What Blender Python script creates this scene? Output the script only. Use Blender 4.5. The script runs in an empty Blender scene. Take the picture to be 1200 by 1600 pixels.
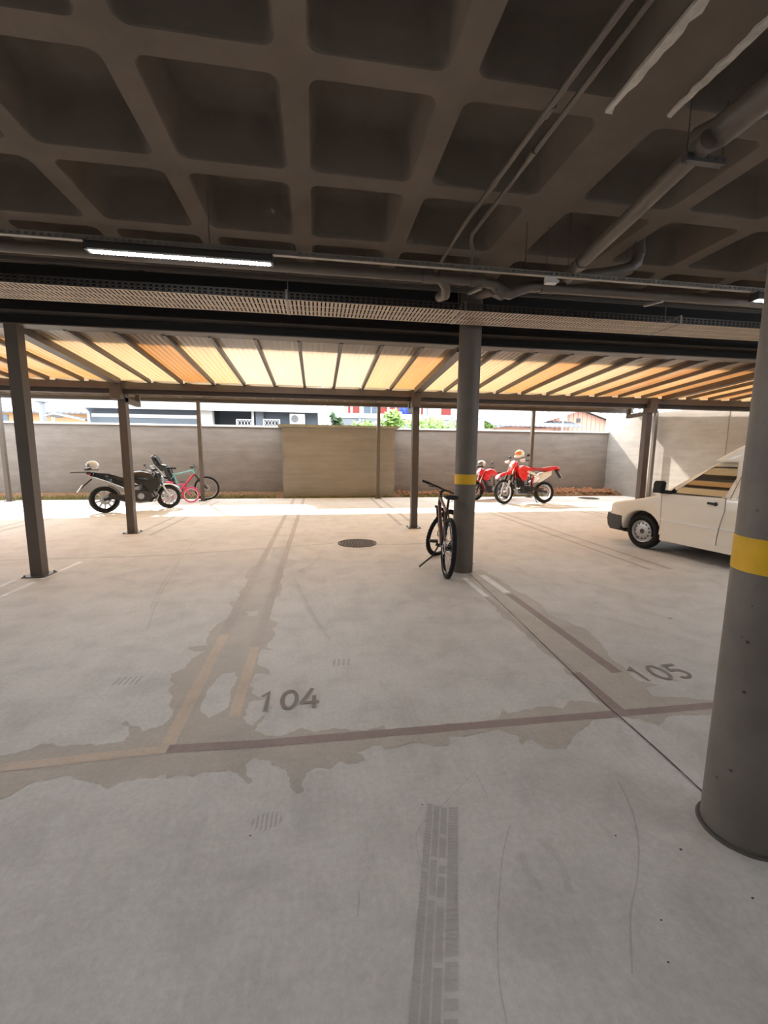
import bpy, bmesh, math, random
from mathutils import Vector, Matrix
from mathutils.geometry import tessellate_polygon
R = math.radians
sc = bpy.context.scene
COL = sc.collection

# ------------------------------------------------------------------ camera
F, YAW, PIT, ROL, CAMH = 669.36, .15506, .14012, .0093, 1.55
_f = Vector((math.sin(YAW)*math.cos(PIT), math.cos(YAW)*math.cos(PIT), -math.sin(PIT)))
_r = Vector((math.cos(YAW), -math.sin(YAW), 0)); _u = _r.cross(_f)
CR = _r*math.cos(ROL) + _u*math.sin(ROL); CU = -_r*math.sin(ROL) + _u*math.cos(ROL); CF = _f
cam = bpy.data.objects.new('camera', bpy.data.cameras.new('camera')); COL.objects.link(cam)
cam.data.sensor_fit = 'HORIZONTAL'; cam.data.sensor_width = 36; cam.data.lens = F/1200*36
cam.data.clip_start = .02; cam.data.clip_end = 400
m = Matrix((CR, CU, -CF)).transposed().to_4x4(); m.translation = (0, 0, CAMH); cam.matrix_world = m
sc.camera = cam
O = Vector((0, 0, CAMH))
def ray(x, y): return CR*((x-600)/F) - CU*((y-800)/F) + CF
def onY(x, y, Y): d = ray(x, y); return O + d*(Y/d.y)
def onZ(x, y, z=0.): d = ray(x, y); return O + d*((z-CAMH)/d.z)

# ------------------------------------------------------------------ world, sun, exposure
w = bpy.data.worlds.new('sky'); sc.world = w; w.use_nodes = True
bg = w.node_tree.nodes['Background']; bg.inputs[0].default_value = (.86, .93, 1.0, 1); bg.inputs[1].default_value = 2.9
sun = bpy.data.objects.new('sun', bpy.data.lights.new('sun', 'SUN')); COL.objects.link(sun)
sun.data.energy = 4.4; sun.data.angle = R(2.0); sun.data.color = (1, .94, .84)
SUN_TO = Vector((-.42, 1, .84)).normalized()
sun.rotation_euler = SUN_TO.to_track_quat('Z', 'Y').to_euler()
vs = sc.view_settings
vs.view_transform = 'Standard'; vs.look = 'None'; vs.gamma = 1; vs.use_curve_mapping = False; vs.exposure = 1.6
LED = 58.0          # emission of the LED strips

# ------------------------------------------------------------------ helpers
random.seed(4)
def srgb(r, g, b):
    c = lambda v: (v/255/12.92) if v <= 10 else ((v/255+.055)/1.055)**2.4
    return (c(r), c(g), c(b))
def scl(c, k): return tuple(min(1, v*k) for v in c)
class NT:
    def __init__(s, name):
        s.m = bpy.data.materials.new(name); s.m.use_nodes = True; s.t = s.m.node_tree
        s.b = s.t.nodes['Principled BSDF']; s.out = s.t.nodes['Material Output']
    def n(s, k, **kw):
        x = s.t.nodes.new(k)
        for a, v in kw.items(): setattr(x, a, v)
        return x
    def l(s, a, b): s.t.links.new(a, b)
    def noise(s, vec, scale, detail=4, rough=.55, dist=0):
        x = s.n('ShaderNodeTexNoise'); x.inputs['Scale'].default_value = scale; x.inputs['Detail'].default_value = detail
        x.inputs['Roughness'].default_value = rough; x.inputs['Distortion'].default_value = dist
        s.l(vec, x.inputs['Vector']); return x.outputs['Fac']
    def ramp(s, fac, stops):
        x = s.n('ShaderNodeValToRGB'); e = x.color_ramp.elements
        while len(e) < len(stops): e.new(.5)
        for el, (p, c) in zip(e, stops):
            el.position = p; el.color = (c if isinstance(c, tuple) else (c, c, c)) + (1,)
        s.l(fac, x.inputs[0]); return x.outputs[0]
    def mix(s, a, b, fac, mode='MULTIPLY'):
        x = s.n('ShaderNodeMix', data_type='RGBA', blend_type=mode)
        for sock, v in ((x.inputs[0], fac), (x.inputs[6], a), (x.inputs[7], b)):
            if hasattr(v, 'is_linked'): s.l(v, sock)
            elif isinstance(v, tuple): sock.default_value = v + (1,)
            else: sock.default_value = v
        return x.outputs[2]
    def pos(s, scale=(1, 1, 1), world=True):
        x = s.n('ShaderNodeNewGeometry').outputs['Position'] if world else s.n('ShaderNodeTexCoord').outputs['Object']
        if scale != (1, 1, 1):
            mp = s.n('ShaderNodeMapping'); mp.inputs['Scale'].default_value = scale; s.l(x, mp.inputs['Vector']); return mp.outputs[0]
        return x
    def bump(s, h, st, dist=.01):
        x = s.n('ShaderNodeBump'); x.inputs['Strength'].default_value = st; x.inputs['Distance'].default_value = dist
        s.l(h, x.inputs['Height']); s.l(x.outputs[0], s.b.inputs['Normal'])
M = {}
def mat(name, col, rough=.5, metal=0, var=.12, scale=6, bump=0, spec=.5, coat=0, world=False, detail=5):
    """plain procedural surface: colour with soft noise variation and optional fine relief"""
    t = NT(name); p = t.pos(world=world); f = t.noise(p, scale, detail)
    t.l(t.ramp(f, [(.25, scl(col, 1-var)), (.75, scl(col, 1+var))]), t.b.inputs['Base Color'])
    t.b.inputs['Roughness'].default_value = rough; t.b.inputs['Metallic'].default_value = metal
    t.b.inputs['Specular IOR Level'].default_value = spec; t.b.inputs['Coat Weight'].default_value = coat
    if bump: t.bump(t.noise(p, scale*6, 4), bump)
    M[name] = t.m; return t.m
def emit(name, col, st):
    t = NT(name); t.b.inputs['Base Color'].default_value = (.8, .8, .8, 1)
    t.b.inputs['Emission Color'].default_value = col + (1,); t.b.inputs['Emission Strength'].default_value = st; M[name] = t.m
def glass(name, col, alpha=.5, rough=.03):
    t = NT(name); t.b.inputs['Base Color'].default_value = col + (1,); t.b.inputs['Roughness'].default_value = rough
    t.b.inputs['Alpha'].default_value = alpha; t.b.inputs['Specular IOR Level'].default_value = .9; M[name] = t.m

class MB:
    def __init__(s): s.v = []; s.f = []
    def add(s, vs_, fs): o = len(s.v); s.v += [Vector(p) for p in vs_]; s.f += [tuple(i+o for i in f) for f in fs]; return s
    def box(s, x0, x1, y0, y1, z0, z1, mtx=None):
        v = [Vector((x, y, z)) for z in (z0, z1) for y in (y0, y1) for x in (x0, x1)]
        if mtx: v = [mtx @ p for p in v]
        return s.add(v, [(0, 2, 3, 1), (4, 5, 7, 6), (0, 1, 5, 4), (2, 6, 7, 3), (0, 4, 6, 2), (1, 3, 7, 5)])
    def bar(s, a, b, wd, ht, up=(0, 0, 1)):
        a = Vector(a); b = Vector(b); d = (b-a).normalized(); up = Vector(up)
        sd = d.cross(up)
        if sd.length < 1e-4: sd = d.cross(Vector((0, 1, 0)))
        sd.normalize(); uu = sd.cross(d)
        v = [p + sd*(i*wd/2) + uu*(j*ht/2) for p in (a, b) for i, j in ((-1, -1), (1, -1), (1, 1), (-1, 1))]
        return s.add(v, [(0, 1, 2, 3), (7, 6, 5, 4), (0, 4, 5, 1), (1, 5, 6, 2), (2, 6, 7, 3), (3, 7, 4, 0)])
    def tube(s, path, r, n=8, closed=False, caps=True):
        P = [Vector(p) for p in path]; k = len(P); rr = r if isinstance(r, (list, tuple)) else [r]*k
        rings = []; prev = None
        for i in range(k):
            if closed: d = P[(i+1) % k] - P[i-1]
            else: d = P[min(i+1, k-1)] - P[max(i-1, 0)]
            d.normalize()
            if prev is None: a = d.orthogonal().normalized()
            else: a = (prev - d*prev.dot(d)).normalized()
            prev = a; b = d.cross(a)
            rings.append([P[i] + (a*math.cos(2*math.pi*j/n) + b*math.sin(2*math.pi*j/n))*rr[i] for j in range(n)])
        v = [p for q in rings for p in q]; f = []
        for i in range(k if closed else k-1):
            i2 = (i+1) % k
            for j in range(n): f.append((i*n+j, i*n+(j+1) % n, i2*n+(j+1) % n, i2*n+j))
        if caps and not closed: f += [tuple(range(n))[::-1], tuple((k-1)*n+j for j in range(n))]
        return s.add(v, f)
    def cyl(s, a, b, r0, r1=None, n=16): return s.tube([a, b], [r0, r0 if r1 is None else r1], n)
    def torus(s, c, Rr, ra, rb, n=32, m_=10, a0=0, a1=2*math.pi):
        """ring around the local y axis; ra = radial half thickness, rb = half width along y"""
        c = Vector(c); full = abs(a1-a0-2*math.pi) < 1e-6; v = []; f = []; k = n if full else n+1
        for i in range(k):
            t = a0 + (a1-a0)*i/n
            for j in range(m_):
                q = 2*math.pi*j/m_; rad = Rr + ra*math.cos(q)
                v.append(c + Vector((rad*math.cos(t), rb*math.sin(q), rad*math.sin(t))))
        for i in range(n):
            i2 = (i+1) % k
            for j in range(m_): f.append((i*m_+j, i*m_+(j+1) % m_, i2*m_+(j+1) % m_, i2*m_+j))
        if not full: f += [tuple(range(m_)), tuple((k-1)*m_+j for j in range(m_))[::-1]]
        return s.add(v, f)
    def band(s, c, r0, r1, hw, a0, a1, n=14):
        """curved shell (mudguard) round the y axis"""
        c = Vector(c); v = []; f = []
        for i in range(n+1):
            t = a0+(a1-a0)*i/n; d = Vector((math.cos(t), 0, math.sin(t)))
            for rad, y in ((r0, -hw), (r1, -hw*.65), (r1, hw*.65), (r0, hw)): v.append(c+d*rad+Vector((0, y, 0)))
        for i in range(n):
            for j in range(4): f.append((i*4+j, i*4+(j+1) % 4, i*4+4+(j+1) % 4, i*4+4+j))
        f += [(0, 1, 2, 3), (n*4+3, n*4+2, n*4+1, n*4)]
        return s.add(v, f)
    def pillow(s, outl, hw, k=.25, y0=0, steps=6, flat=.0):
        """body panel: xz outline, rounded towards both sides"""
        c = Vector((sum(p[0] for p in outl)/len(outl), sum(p[1] for p in outl)/len(outl))); n = len(outl); v = []; f = []
        for i in range(steps+1):
            t = -math.pi/2 + math.pi*i/steps; y = hw*math.sin(t); q = 1 - k*(1-math.cos(t))
            for p in outl: v.append((c.x+(p[0]-c.x)*q, y0+y, c.y+(p[1]-c.y)*q))
        for i in range(steps):
            for j in range(n): f.append((i*n+j, i*n+(j+1) % n, (i+1)*n+(j+1) % n, (i+1)*n+j))
        f += [tuple(range(n))[::-1], tuple(steps*n+j for j in range(n))]
        return s.add(v, f)
    def prism(s, outl, y0, y1):
        n = len(outl); v = [(p[0], y0, p[1]) for p in outl] + [(p[0], y1, p[1]) for p in outl]
        f = [tuple(range(n)), tuple(range(n, 2*n))[::-1]] + [(j, (j+1) % n, n+(j+1) % n, n+j) for j in range(n)]
        return s.add(v, f)
    def sphere(s, c, rx, ry, rz, n=16, m_=10, t0=0, t1=math.pi):
        c = Vector(c); v = []; f = []
        for i in range(m_+1):
            t = t0+(t1-t0)*i/m_
            for j in range(n):
                q = 2*math.pi*j/n; v.append(c+Vector((rx*math.sin(t)*math.cos(q), ry*math.sin(t)*math.sin(q), rz*math.cos(t))))
        for i in range(m_):
            for j in range(n): f.append((i*n+j, i*n+(j+1) % n, (i+1)*n+(j+1) % n, (i+1)*n+j))
        return s.add(v, f)
    def flat(s, loops, z=0.):
        """flat polygon (outer loop first, then holes) in xy"""
        L = [[Vector((p[0], p[1], 0)) for p in lp] for lp in loops]; al = [p for lp in L for p in lp]
        return s.add([(p.x, p.y, z) for p in al], tessellate_polygon(L))
    def mesh(s, name, smooth=35, merge=True):
        me = bpy.data.meshes.new(name); me.from_pydata(s.v, [], s.f)
        bm = bmesh.new(); bm.from_mesh(me)
        if merge: bmesh.ops.remove_doubles(bm, verts=bm.verts, dist=1e-5)
        bmesh.ops.recalc_face_normals(bm, faces=bm.faces); bm.to_mesh(me); bm.free()
        if smooth:
            me.polygons.foreach_set('use_smooth', [True]*len(me.polygons)); me.set_sharp_from_angle(angle=R(smooth))
        return me
    def build(s, name, mt, parent=None, smooth=35, merge=True, loc=None):
        me = s.mesh(name, smooth, merge); me.materials.append(M[mt] if isinstance(mt, str) else mt)
        return link(name, me, parent, loc)
def link(name, me, parent=None, loc=None):
    o = bpy.data.objects.new(name, me); COL.objects.link(o)
    if parent: o.parent = parent
    if loc is not None: o.location = loc
    return o
def tag(o, label=None, cat=None, group=None, kind=None):
    for k, v in (('label', label), ('category', cat), ('group', group), ('kind', kind)):
        if v: o[k] = v
    return o
def thing(name, label, cat, loc=(0, 0, 0), rz=0, group=None, rot=None):
    o = bpy.data.objects.new(name, None); COL.objects.link(o); o.empty_display_size = .1
    o.location = loc; o.rotation_euler = rot if rot else (0, 0, rz)
    return tag(o, label, cat, group)
def lerp(a, b, t): return a+(b-a)*t
def arc(c, r, a0, a1, n, ax='xz'):
    out = []
    for i in range(n+1):
        t = a0+(a1-a0)*i/n; p, q = r*math.cos(t), r*math.sin(t)
        out.append(Vector(c)+(Vector((p, 0, q)) if ax == 'xz' else Vector((p, q, 0)) if ax == 'xy' else Vector((0, p, q))))
    return out

# ------------------------------------------------------------------ materials
def floor_mat(name, tint, rough=.62, spec=.35):
    t = NT(name); p = t.pos()
    big = t.ramp(t.noise(p, .55, 5, .6), [(.25, .86), (.75, 1.1)])
    mid = t.ramp(t.noise(p, 3.2, 7, .62, .4), [(.22, .80), (.5, 1.0), (.8, 1.12)])
    fine = t.ramp(t.noise(p, 38, 6, .8), [(.25, .84), (.75, 1.12)])
    st = t.ramp(t.noise(t.pos((22, 1.6, 1)), 1, 4, .6, 1.5), [(.3, .97), (.62, 1.01)])
    st2 = t.ramp(t.noise(t.pos((1.2, 16, 1)), 1, 4, .6, 2.0), [(.32, .98), (.62, 1.01)])
    vo = t.n('ShaderNodeTexVoronoi'); vo.inputs['Scale'].default_value = 5.5; t.l(p, vo.inputs['Vector'])
    sp = t.ramp(vo.outputs['Distance'], [(.006, .6), (.016, 1.0)])
    c = t.mix(tint, big, 1.)
    for x in (mid, fine, st, st2, sp): c = t.mix(c, x, 1.)
    t.l(c, t.b.inputs['Base Color'])
    t.b.inputs['Roughness'].default_value = rough; t.b.inputs['Specular IOR Level'].default_value = spec
    t.bump(t.noise(p, 45, 5, .7), .25, .004); M[name] = t.m
CONC = srgb(212, 207, 202)
floor_mat('floor', CONC)
floor_mat('stain', tuple(c*k for c, k in zip(CONC, (.74, .70, .65))), .5, .45)
floor_mat('stain_light', tuple(c*k for c, k in zip(CONC, (.80, .76, .71))), .55)
floor_mat('line_mauve', srgb(158, 139, 134), .6)
floor_mat('line_faded', srgb(184, 175, 168), .6)
floor_mat('line_orange', srgb(206, 188, 170), .6)
floor_mat('line_white', srgb(244, 242, 240), .6)
floor_mat('digits', srgb(146, 134, 126), .6)
floor_mat('tyre_mark', scl(CONC, .76), .6)
floor_mat('joint', srgb(96, 90, 86), .8)
floor_mat('scuff', scl(CONC, .80), .6)
floor_mat('scuff_soft', scl(CONC, .90), .6)
floor_mat('dusty_ring', srgb(206, 202, 196), .8)
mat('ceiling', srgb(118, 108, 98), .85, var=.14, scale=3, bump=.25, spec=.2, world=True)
mat('raw_concrete', srgb(216, 209, 200), .9, var=.25, scale=14, bump=.6, spec=.2, world=True)
mat('column_paint', srgb(108, 99, 90), .55, var=.1, scale=5, bump=.12, world=True)
def column_mat():
    t = NT('column_pitted'); p = t.pos()
    c = t.ramp(t.noise(p, 3, 6, .6), [(.25, srgb(100, 93, 86)), (.75, srgb(128, 119, 110))])
    vo = t.n('ShaderNodeTexVoronoi'); vo.inputs['Scale'].default_value = 16; t.l(p, vo.inputs['Vector'])
    pits = t.ramp(vo.outputs['Distance'], [(.07, .2), (.13, 1.)])
    mask = t.ramp(t.noise(p, 2.2, 2), [(.46, 0.), (.54, 1.)])
    c2 = t.mix(c, pits, mask); t.l(c2, t.b.inputs['Base Color']); t.b.inputs['Roughness'].default_value = .5
    t.bump(t.noise(p, 30, 4), .2); M['column_pitted'] = t.m
column_mat()
mat('yellow_paint', srgb(226, 176, 24), .5, var=.14, scale=9, world=True)
def wall_mat(name, a, b, dirt=.25):
    t = NT(name); p = t.pos()
    c = t.ramp(t.noise(t.pos((1, 1, 3)), 1.1, 7, .65), [(.25, a), (.75, b)])
    f = t.ramp(t.noise(p, 26, 5, .7), [(.2, .92), (.8, 1.06)]); c = t.mix(c, f, 1.)
    h = t.ramp(t.noise(t.pos((.35, .35, 9)), 1, 3, .5), [(.3, .93), (.6, 1.03)]); c = t.mix(c, h, 1.)
    t.l(c, t.b.inputs['Base Color']); t.b.inputs['Roughness'].default_value = .9; t.b.inputs['Specular IOR Level'].default_value = .2
    t.bump(t.noise(p, 18, 6, .7), .45, .012); M[name] = t.m
wall_mat('wall_plaster', srgb(120, 111, 105), srgb(143, 135, 128))
wall_mat('wall_block', srgb(133, 125, 117), srgb(150, 142, 133))
wall_mat('wall_side', srgb(138, 132, 125), srgb(160, 153, 146))
mat('coping', srgb(206, 206, 200), .7, var=.12, scale=8, world=True)
mat('coping_olive', srgb(150, 148, 128), .7, var=.12, scale=8, world=True)
mat('steel_brown', srgb(92, 82, 74), .42, metal=0, var=.08, scale=7, bump=.05)
mat('beam_shade', srgb(24, 20, 18), .8, var=.1, scale=5)  # near-black colour stands in for shade on the unlit beam faces
mat('steel_dark', srgb(58, 50, 46), .5, var=.08, scale=7)
mat('galv', srgb(150, 146, 140), .45, metal=.5, var=.12, scale=20)
mat('galv_dark', srgb(98, 94, 92), .5, metal=.5, var=.12, scale=20)
mat('pvc', srgb(106, 97, 88), .45, var=.08, scale=5)
mat('pvc_dark', srgb(92, 84, 78), .5, var=.08, scale=5)
mat('tray_metal', srgb(196, 182, 164), .55, metal=.1, var=.1, scale=10)
mat('white_plastic', srgb(224, 222, 218), .4, var=.05)
mat('lamp_body', srgb(60, 58, 56), .4, var=.05)
emit('led', (.94, .97, 1), LED)
def panel_mat(name, col, stripe, trans=.90):
    t = NT(name); p = t.pos(world=False)
    wv = t.n('ShaderNodeTexWave', bands_direction='X'); wv.inputs['Scale'].default_value = 9; wv.inputs['Distortion'].default_value = .5
    wv.inputs['Detail'].default_value = 1; t.l(p, wv.inputs['Vector'])
    ns = t.ramp(t.noise(t.pos((5, .7, 1), world=False), 1, 4, .6, .3), [(.3, scl(col, 1-stripe)), (.7, col)])
    c = t.mix(ns, t.ramp(wv.outputs['Fac'], [(0, 1-stripe*.55), (1, 1.)]), 1.)
    d = t.n('ShaderNodeBsdfDiffuse'); tr = t.n('ShaderNodeBsdfTranslucent'); gl = t.n('ShaderNodeBsdfGlossy'); gl.inputs['Roughness'].default_value = .28
    t.l(c, d.inputs[0]); t.l(c, tr.inputs[0])
    m1 = t.n('ShaderNodeMixShader'); m1.inputs[0].default_value = trans; t.l(d.outputs[0], m1.inputs[1]); t.l(tr.outputs[0], m1.inputs[2])
    m2 = t.n('ShaderNodeMixShader'); fr = t.n('ShaderNodeFresnel'); fr.inputs[0].default_value = 1.4
    t.l(fr.outputs[0], m2.inputs[0]); t.l(m1.outputs[0], m2.inputs[1]); t.l(gl.outputs[0], m2.inputs[2])
    t.l(m2.outputs[0], t.out.inputs[0]); M[name] = t.m
PAN = []
for i, (c, s_) in enumerate([((.78, .66, .54), .08), ((.75, .59, .41), .10), ((.72, .50, .29), .12), ((.68, .44, .23), .22), ((.62, .34, .15), .14)]):
    panel_mat('panel_%d' % i, c, s_); PAN.append('panel_%d' % i)
panel_mat('panel_far', (.84, .68, .46), .08, .62)  # far bay sheets, out of sight; transmission kept low to dim the floor
# vehicles
mat('rubber', srgb(34, 32, 32), .8, var=.15, scale=30, spec=.3)
mat('black_gloss', srgb(20, 20, 22), .22, var=.1, coat=.4)
mat('black_matte', srgb(30, 29, 29), .65, var=.12, scale=14)
mat('engine', srgb(62, 60, 60), .45, metal=.5, var=.2, scale=18)
mat('chrome', srgb(206, 206, 206), .18, metal=.95, var=.05)
mat('alu', srgb(176, 176, 178), .35, metal=.7, var=.08)
mat('silver_paint', srgb(196, 198, 202), .3, metal=.3, var=.05, coat=.4)
mat('red_gloss', srgb(206, 22, 34), .28, var=.06, coat=.5)
mat('red_bright', srgb(232, 40, 36), .35, var=.06, coat=.3)
mat('red_seat', srgb(196, 62, 70), .6, var=.1)
mat('white_gloss', srgb(236, 234, 230), .3, var=.03, coat=.3)
mat('van_paint', srgb(236, 227, 212), .22, var=.02, coat=.7, scale=2)
mat('van_seam', srgb(90, 84, 76), .7)
mat('bumper', srgb(70, 70, 72), .6, var=.08, scale=20)
mat('wheel_steel', srgb(176, 176, 176), .35, metal=.6, var=.12, scale=14)
glass('van_glass', (.06, .075, .06), .55)
glass('clear_glass', (.55, .6, .6), .45)
glass('smoke_glass', (.12, .13, .14), .75)
mat('plate', srgb(216, 216, 212), .4, var=.05)
mat('orange_lens', srgb(224, 120, 30), .2)
mat('red_lens', srgb(170, 20, 24), .2)
mat('headlight', srgb(214, 220, 226), .08, metal=.6, var=.04)
mat('bike_bronze', srgb(96, 70, 58), .35, metal=.3, var=.06)
mat('turquoise', srgb(120, 190, 190), .3, var=.05, coat=.4)
mat('pink', srgb(226, 50, 112), .4, var=.06)
# outside
mat('ground_out', srgb(140, 130, 116), .9, var=.2, scale=1.5, world=True)
def soil_mat():
    t = NT('soil'); p = t.pos()
    c = t.ramp(t.noise(p, 9, 8, .7), [(.25, srgb(78, 58, 42)), (.5, srgb(122, 94, 70)), (.8, srgb(168, 134, 104))])
    t.l(c, t.b.inputs['Base Color']); t.b.inputs['Roughness'].default_value = 1; t.b.inputs['Specular IOR Level'].default_value = .1
    t.bump(t.noise(p, 40, 6, .75), .8, .03); M['soil'] = t.m
soil_mat()
mat('clod', srgb(146, 104, 78), 1, var=.35, scale=20, bump=.6, spec=.1)
mat('grass', srgb(126, 122, 76), .8, var=.35, scale=3, world=True, spec=.2)
mat('house_beige', srgb(176, 138, 100), .9, var=.06)
mat('house_slate', srgb(76, 84, 96), .8, var=.06)
mat('house_slate_light', srgb(96, 104, 114), .8, var=.05)
mat('house_dark', srgb(62, 66, 72), .8, var=.06)
mat('house_red', srgb(120, 46, 40), .85, var=.1)
mat('house_pink', srgb(170, 132, 116), .85, var=.07)
mat('house_white', srgb(206, 206, 206), .7, var=.03)
mat('roof_grey', srgb(96, 98, 104), .75, var=.16, scale=4)
mat('roof_white', srgb(140, 144, 150), .6, var=.06)
mat('fence_grey', srgb(124, 128, 134), .8, var=.08)
mat('tarp_blue', srgb(40, 62, 160), .6, var=.1)
mat('window_glass', srgb(70, 84, 98), .1, var=.2)
mat('leaf_light', srgb(118, 148, 68), .6, var=.3, scale=9)
mat('leaf_dark', srgb(70, 92, 58), .6, var=.3, scale=9)
mat('bark', srgb(96, 80, 66), .9, var=.25, scale=20)
mat('iron', srgb(92, 84, 80), .7, metal=.2, var=.25, scale=18, bump=.4)

# ================================================================== STRUCTURE
XL, XR, YB, YW = -12.8, 11.3, -9.0, 15.5       # garage extent
def struct(o): o['kind'] = 'structure'; return o
# floor slab
mb = MB(); nx = 1
mb.box(XL, XR, YB, 14.32, -.25, 0); floor = struct(mb.build('floor', 'floor', smooth=0))
mb = MB(); mb.box(-70, 75, 14.0, 120, -.5, -.26); g = struct(mb.build('ground', 'ground_out', smooth=0))

# waffle ceiling ------------------------------------------------------
ZC, DEP, RIB = 3.5, .33, .075
xs_l = [1.68] + [.77-.87*k for k in range(16)]
xs_r = [2.04] + [2.90+.87*k for k in range(11)]
ys = [2.52+.93*k for k in range(-12, 4)] + [5.42]
mb = MB()
def rrect(x0, x1, y0, y1, r, n=4):
    out = []
    for cx, cy, a in ((x1-r, y1-r, 0), (x0+r, y1-r, 90), (x0+r, y0+r, 180), (x1-r, y0+r, 270)):
        for i in range(n+1):
            t = R(a+90*i/n); out.append((cx+r*math.cos(t), cy+r*math.sin(t)))
    return out
def cell(X0, X1, Y0, Y1, l, r_, b, t_):
    n = 4; x0, x1, y0, y1 = X0+l, X1-r_, Y0+b, Y1-t_
    rings = [[(p[0], p[1], z) for p in rrect(x0+i, x1-i, y0+i, y1-i, rad, n)] for i, z, rad in
             ((0, ZC, .07), (.008, ZC+.012, .07), (.05, ZC+DEP-.05, .09), (.075, ZC+DEP-.012, .10), (.11, ZC+DEP, .10))]
    k = 4*(n+1); v = [p for q in rings for p in q]; f = []
    for i in range(len(rings)-1):
        for j in range(k): f.append((i*k+j, i*k+(j+1) % k, (i+1)*k+(j+1) % k, (i+1)*k+j))
    f.append(tuple((len(rings)-1)*k+j for j in range(k)))
    o = len(v); v += [(X1, Y1, ZC), (X0, Y1, ZC), (X0, Y0, ZC), (X1, Y0, ZC)]
    for q in range(4):
        a = [(q*(n+1)+n//2+i) % k for i in range(n+2)]
        f.append((o+q,) + tuple(a) + (o+(q+1) % 4,))
    mb.add(v, f)
for side, xs in ((0, xs_l), (1, xs_r)):
    for i in range(len(xs)-1):
        a, b = (xs[i+1], xs[i]) if side == 0 else (xs[i], xs[i+1])
        l = 0 if (side == 1 and i == 0) else RIB; r_ = 0 if (side == 0 and i == 0) else RIB
        for j in range(len(ys)-1):
            cell(a, b, ys[j], ys[j+1], l, r_, RIB, RIB)
xlo, xhi, ylo, yhi = xs_l[-1], xs_r[-1], ys[0], ys[-1]
mb.add([(1.68, ylo, ZC), (2.04, ylo, ZC), (2.04, yhi, ZC), (1.68, yhi, ZC)], [(0, 1, 2, 3)])
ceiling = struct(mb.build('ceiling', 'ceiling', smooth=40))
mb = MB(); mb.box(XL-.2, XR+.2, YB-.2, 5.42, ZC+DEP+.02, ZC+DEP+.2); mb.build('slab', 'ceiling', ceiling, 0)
mb = MB(); mb.box(XL-.2, XR+.2, 5.42, 5.62, 3.03, ZC+DEP+.2); mb.build('edge_beam', 'beam_shade', ceiling, 0)
mb = MB(); mb.box(XL-.2, XR+.2, 5.62, 6.52, 3.04, 3.22); mb.build('shade_overhang', 'ceiling', ceiling, 0)  # unseen ledge added low over the roof panels to shade their near edge
# raw broken concrete along both lower edges of the wide flush beam
def rough_strip(x0, x1, y0, y1, side):
    mb = MB(); n = 46; v = []; f = []
    for i in range(n+1):
        y = lerp(y0, y1, i/n); j = random.uniform(-.012, .012); t = min(1, (n-i)/5)*1.0
        a, b = (x0+j*(side < 0), x1+j*(side > 0)); mid = (a+b)/2
        a, b = mid+(a-mid)*max(.7, t), mid+(b-mid)*max(.7, t)
        v += [(a, y, ZC+.004), (a, y, ZC-.012-random.random()*.006), (b, y, ZC-.012-random.random()*.006), (b, y, ZC+.004)]
    for i in range(n):
        for j in range(4): f.append((i*4+j, i*4+(j+1) % 4, i*4+4+(j+1) % 4, i*4+4+j))
    f += [(0, 1, 2, 3), (n*4+3, n*4+2, n*4+1, n*4)]
    mb.add(v, f); return mb.build('concrete_edge', 'raw_concrete', ceiling, 0)
rough_strip(1.645, 1.70, .3, 2.53, 1); rough_strip(2.015, 2.06, .3, 2.50, -1)

# walls ---------------------------------------------------------------
def wallbox(name, x0, x1, y0, y1, z0, z1, mt, parent=None):
    mb = MB(); mb.box(x0, x1, y0, y1, z0, z1); o = mb.build(name, mt, parent, 0)
    if parent is None: struct(o)
    return o
wallbox('wall_near', XL, XR, YB-.2, YB, -.25, ZC+DEP, 'ceiling')
wallbox('wall_left', XL-.2, XL, YB, 5.6, -.25, ZC+DEP, 'wall_plaster')
wallbox('wall_garden_left', XL-.2, XL, 5.6, YW+.2, -.25, 2.6, 'wall_plaster')
wr = wallbox('wall_right', XR, XR+.18, YB, YW+.2, -.25, 2.93, 'wall_side')
wallbox('joint_cover', XR-.012, XR, 10.5, 10.56, 0.02, 2.92, 'wall_side', wr)
wallbox('facade_upper', XL-.2, XR+.2, YB-.2, 6.85, ZC+DEP+.2, 9.5, 'wall_side')
wb = wallbox('wall_back', XL, XR, YW, YW+.15, -.25, 2.34, 'wall_plaster')
for a, b in ((XL, -6.2), (-6.2, -1.2), (2.75, 7.2), (7.2, XR)): wallbox('coping', a+.004, b-.004, YW-.05, YW+.2, 2.34, 2.40, 'coping', wb)
pb = wallbox('wall_back_projection', -1.12, 2.62, YW-1.0, YW, -.25, 2.32, 'wall_block')
wallbox('coping', -1.25, 2.75, YW-1.08, YW+.02, 2.32, 2.40, 'coping_olive', pb)

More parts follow.
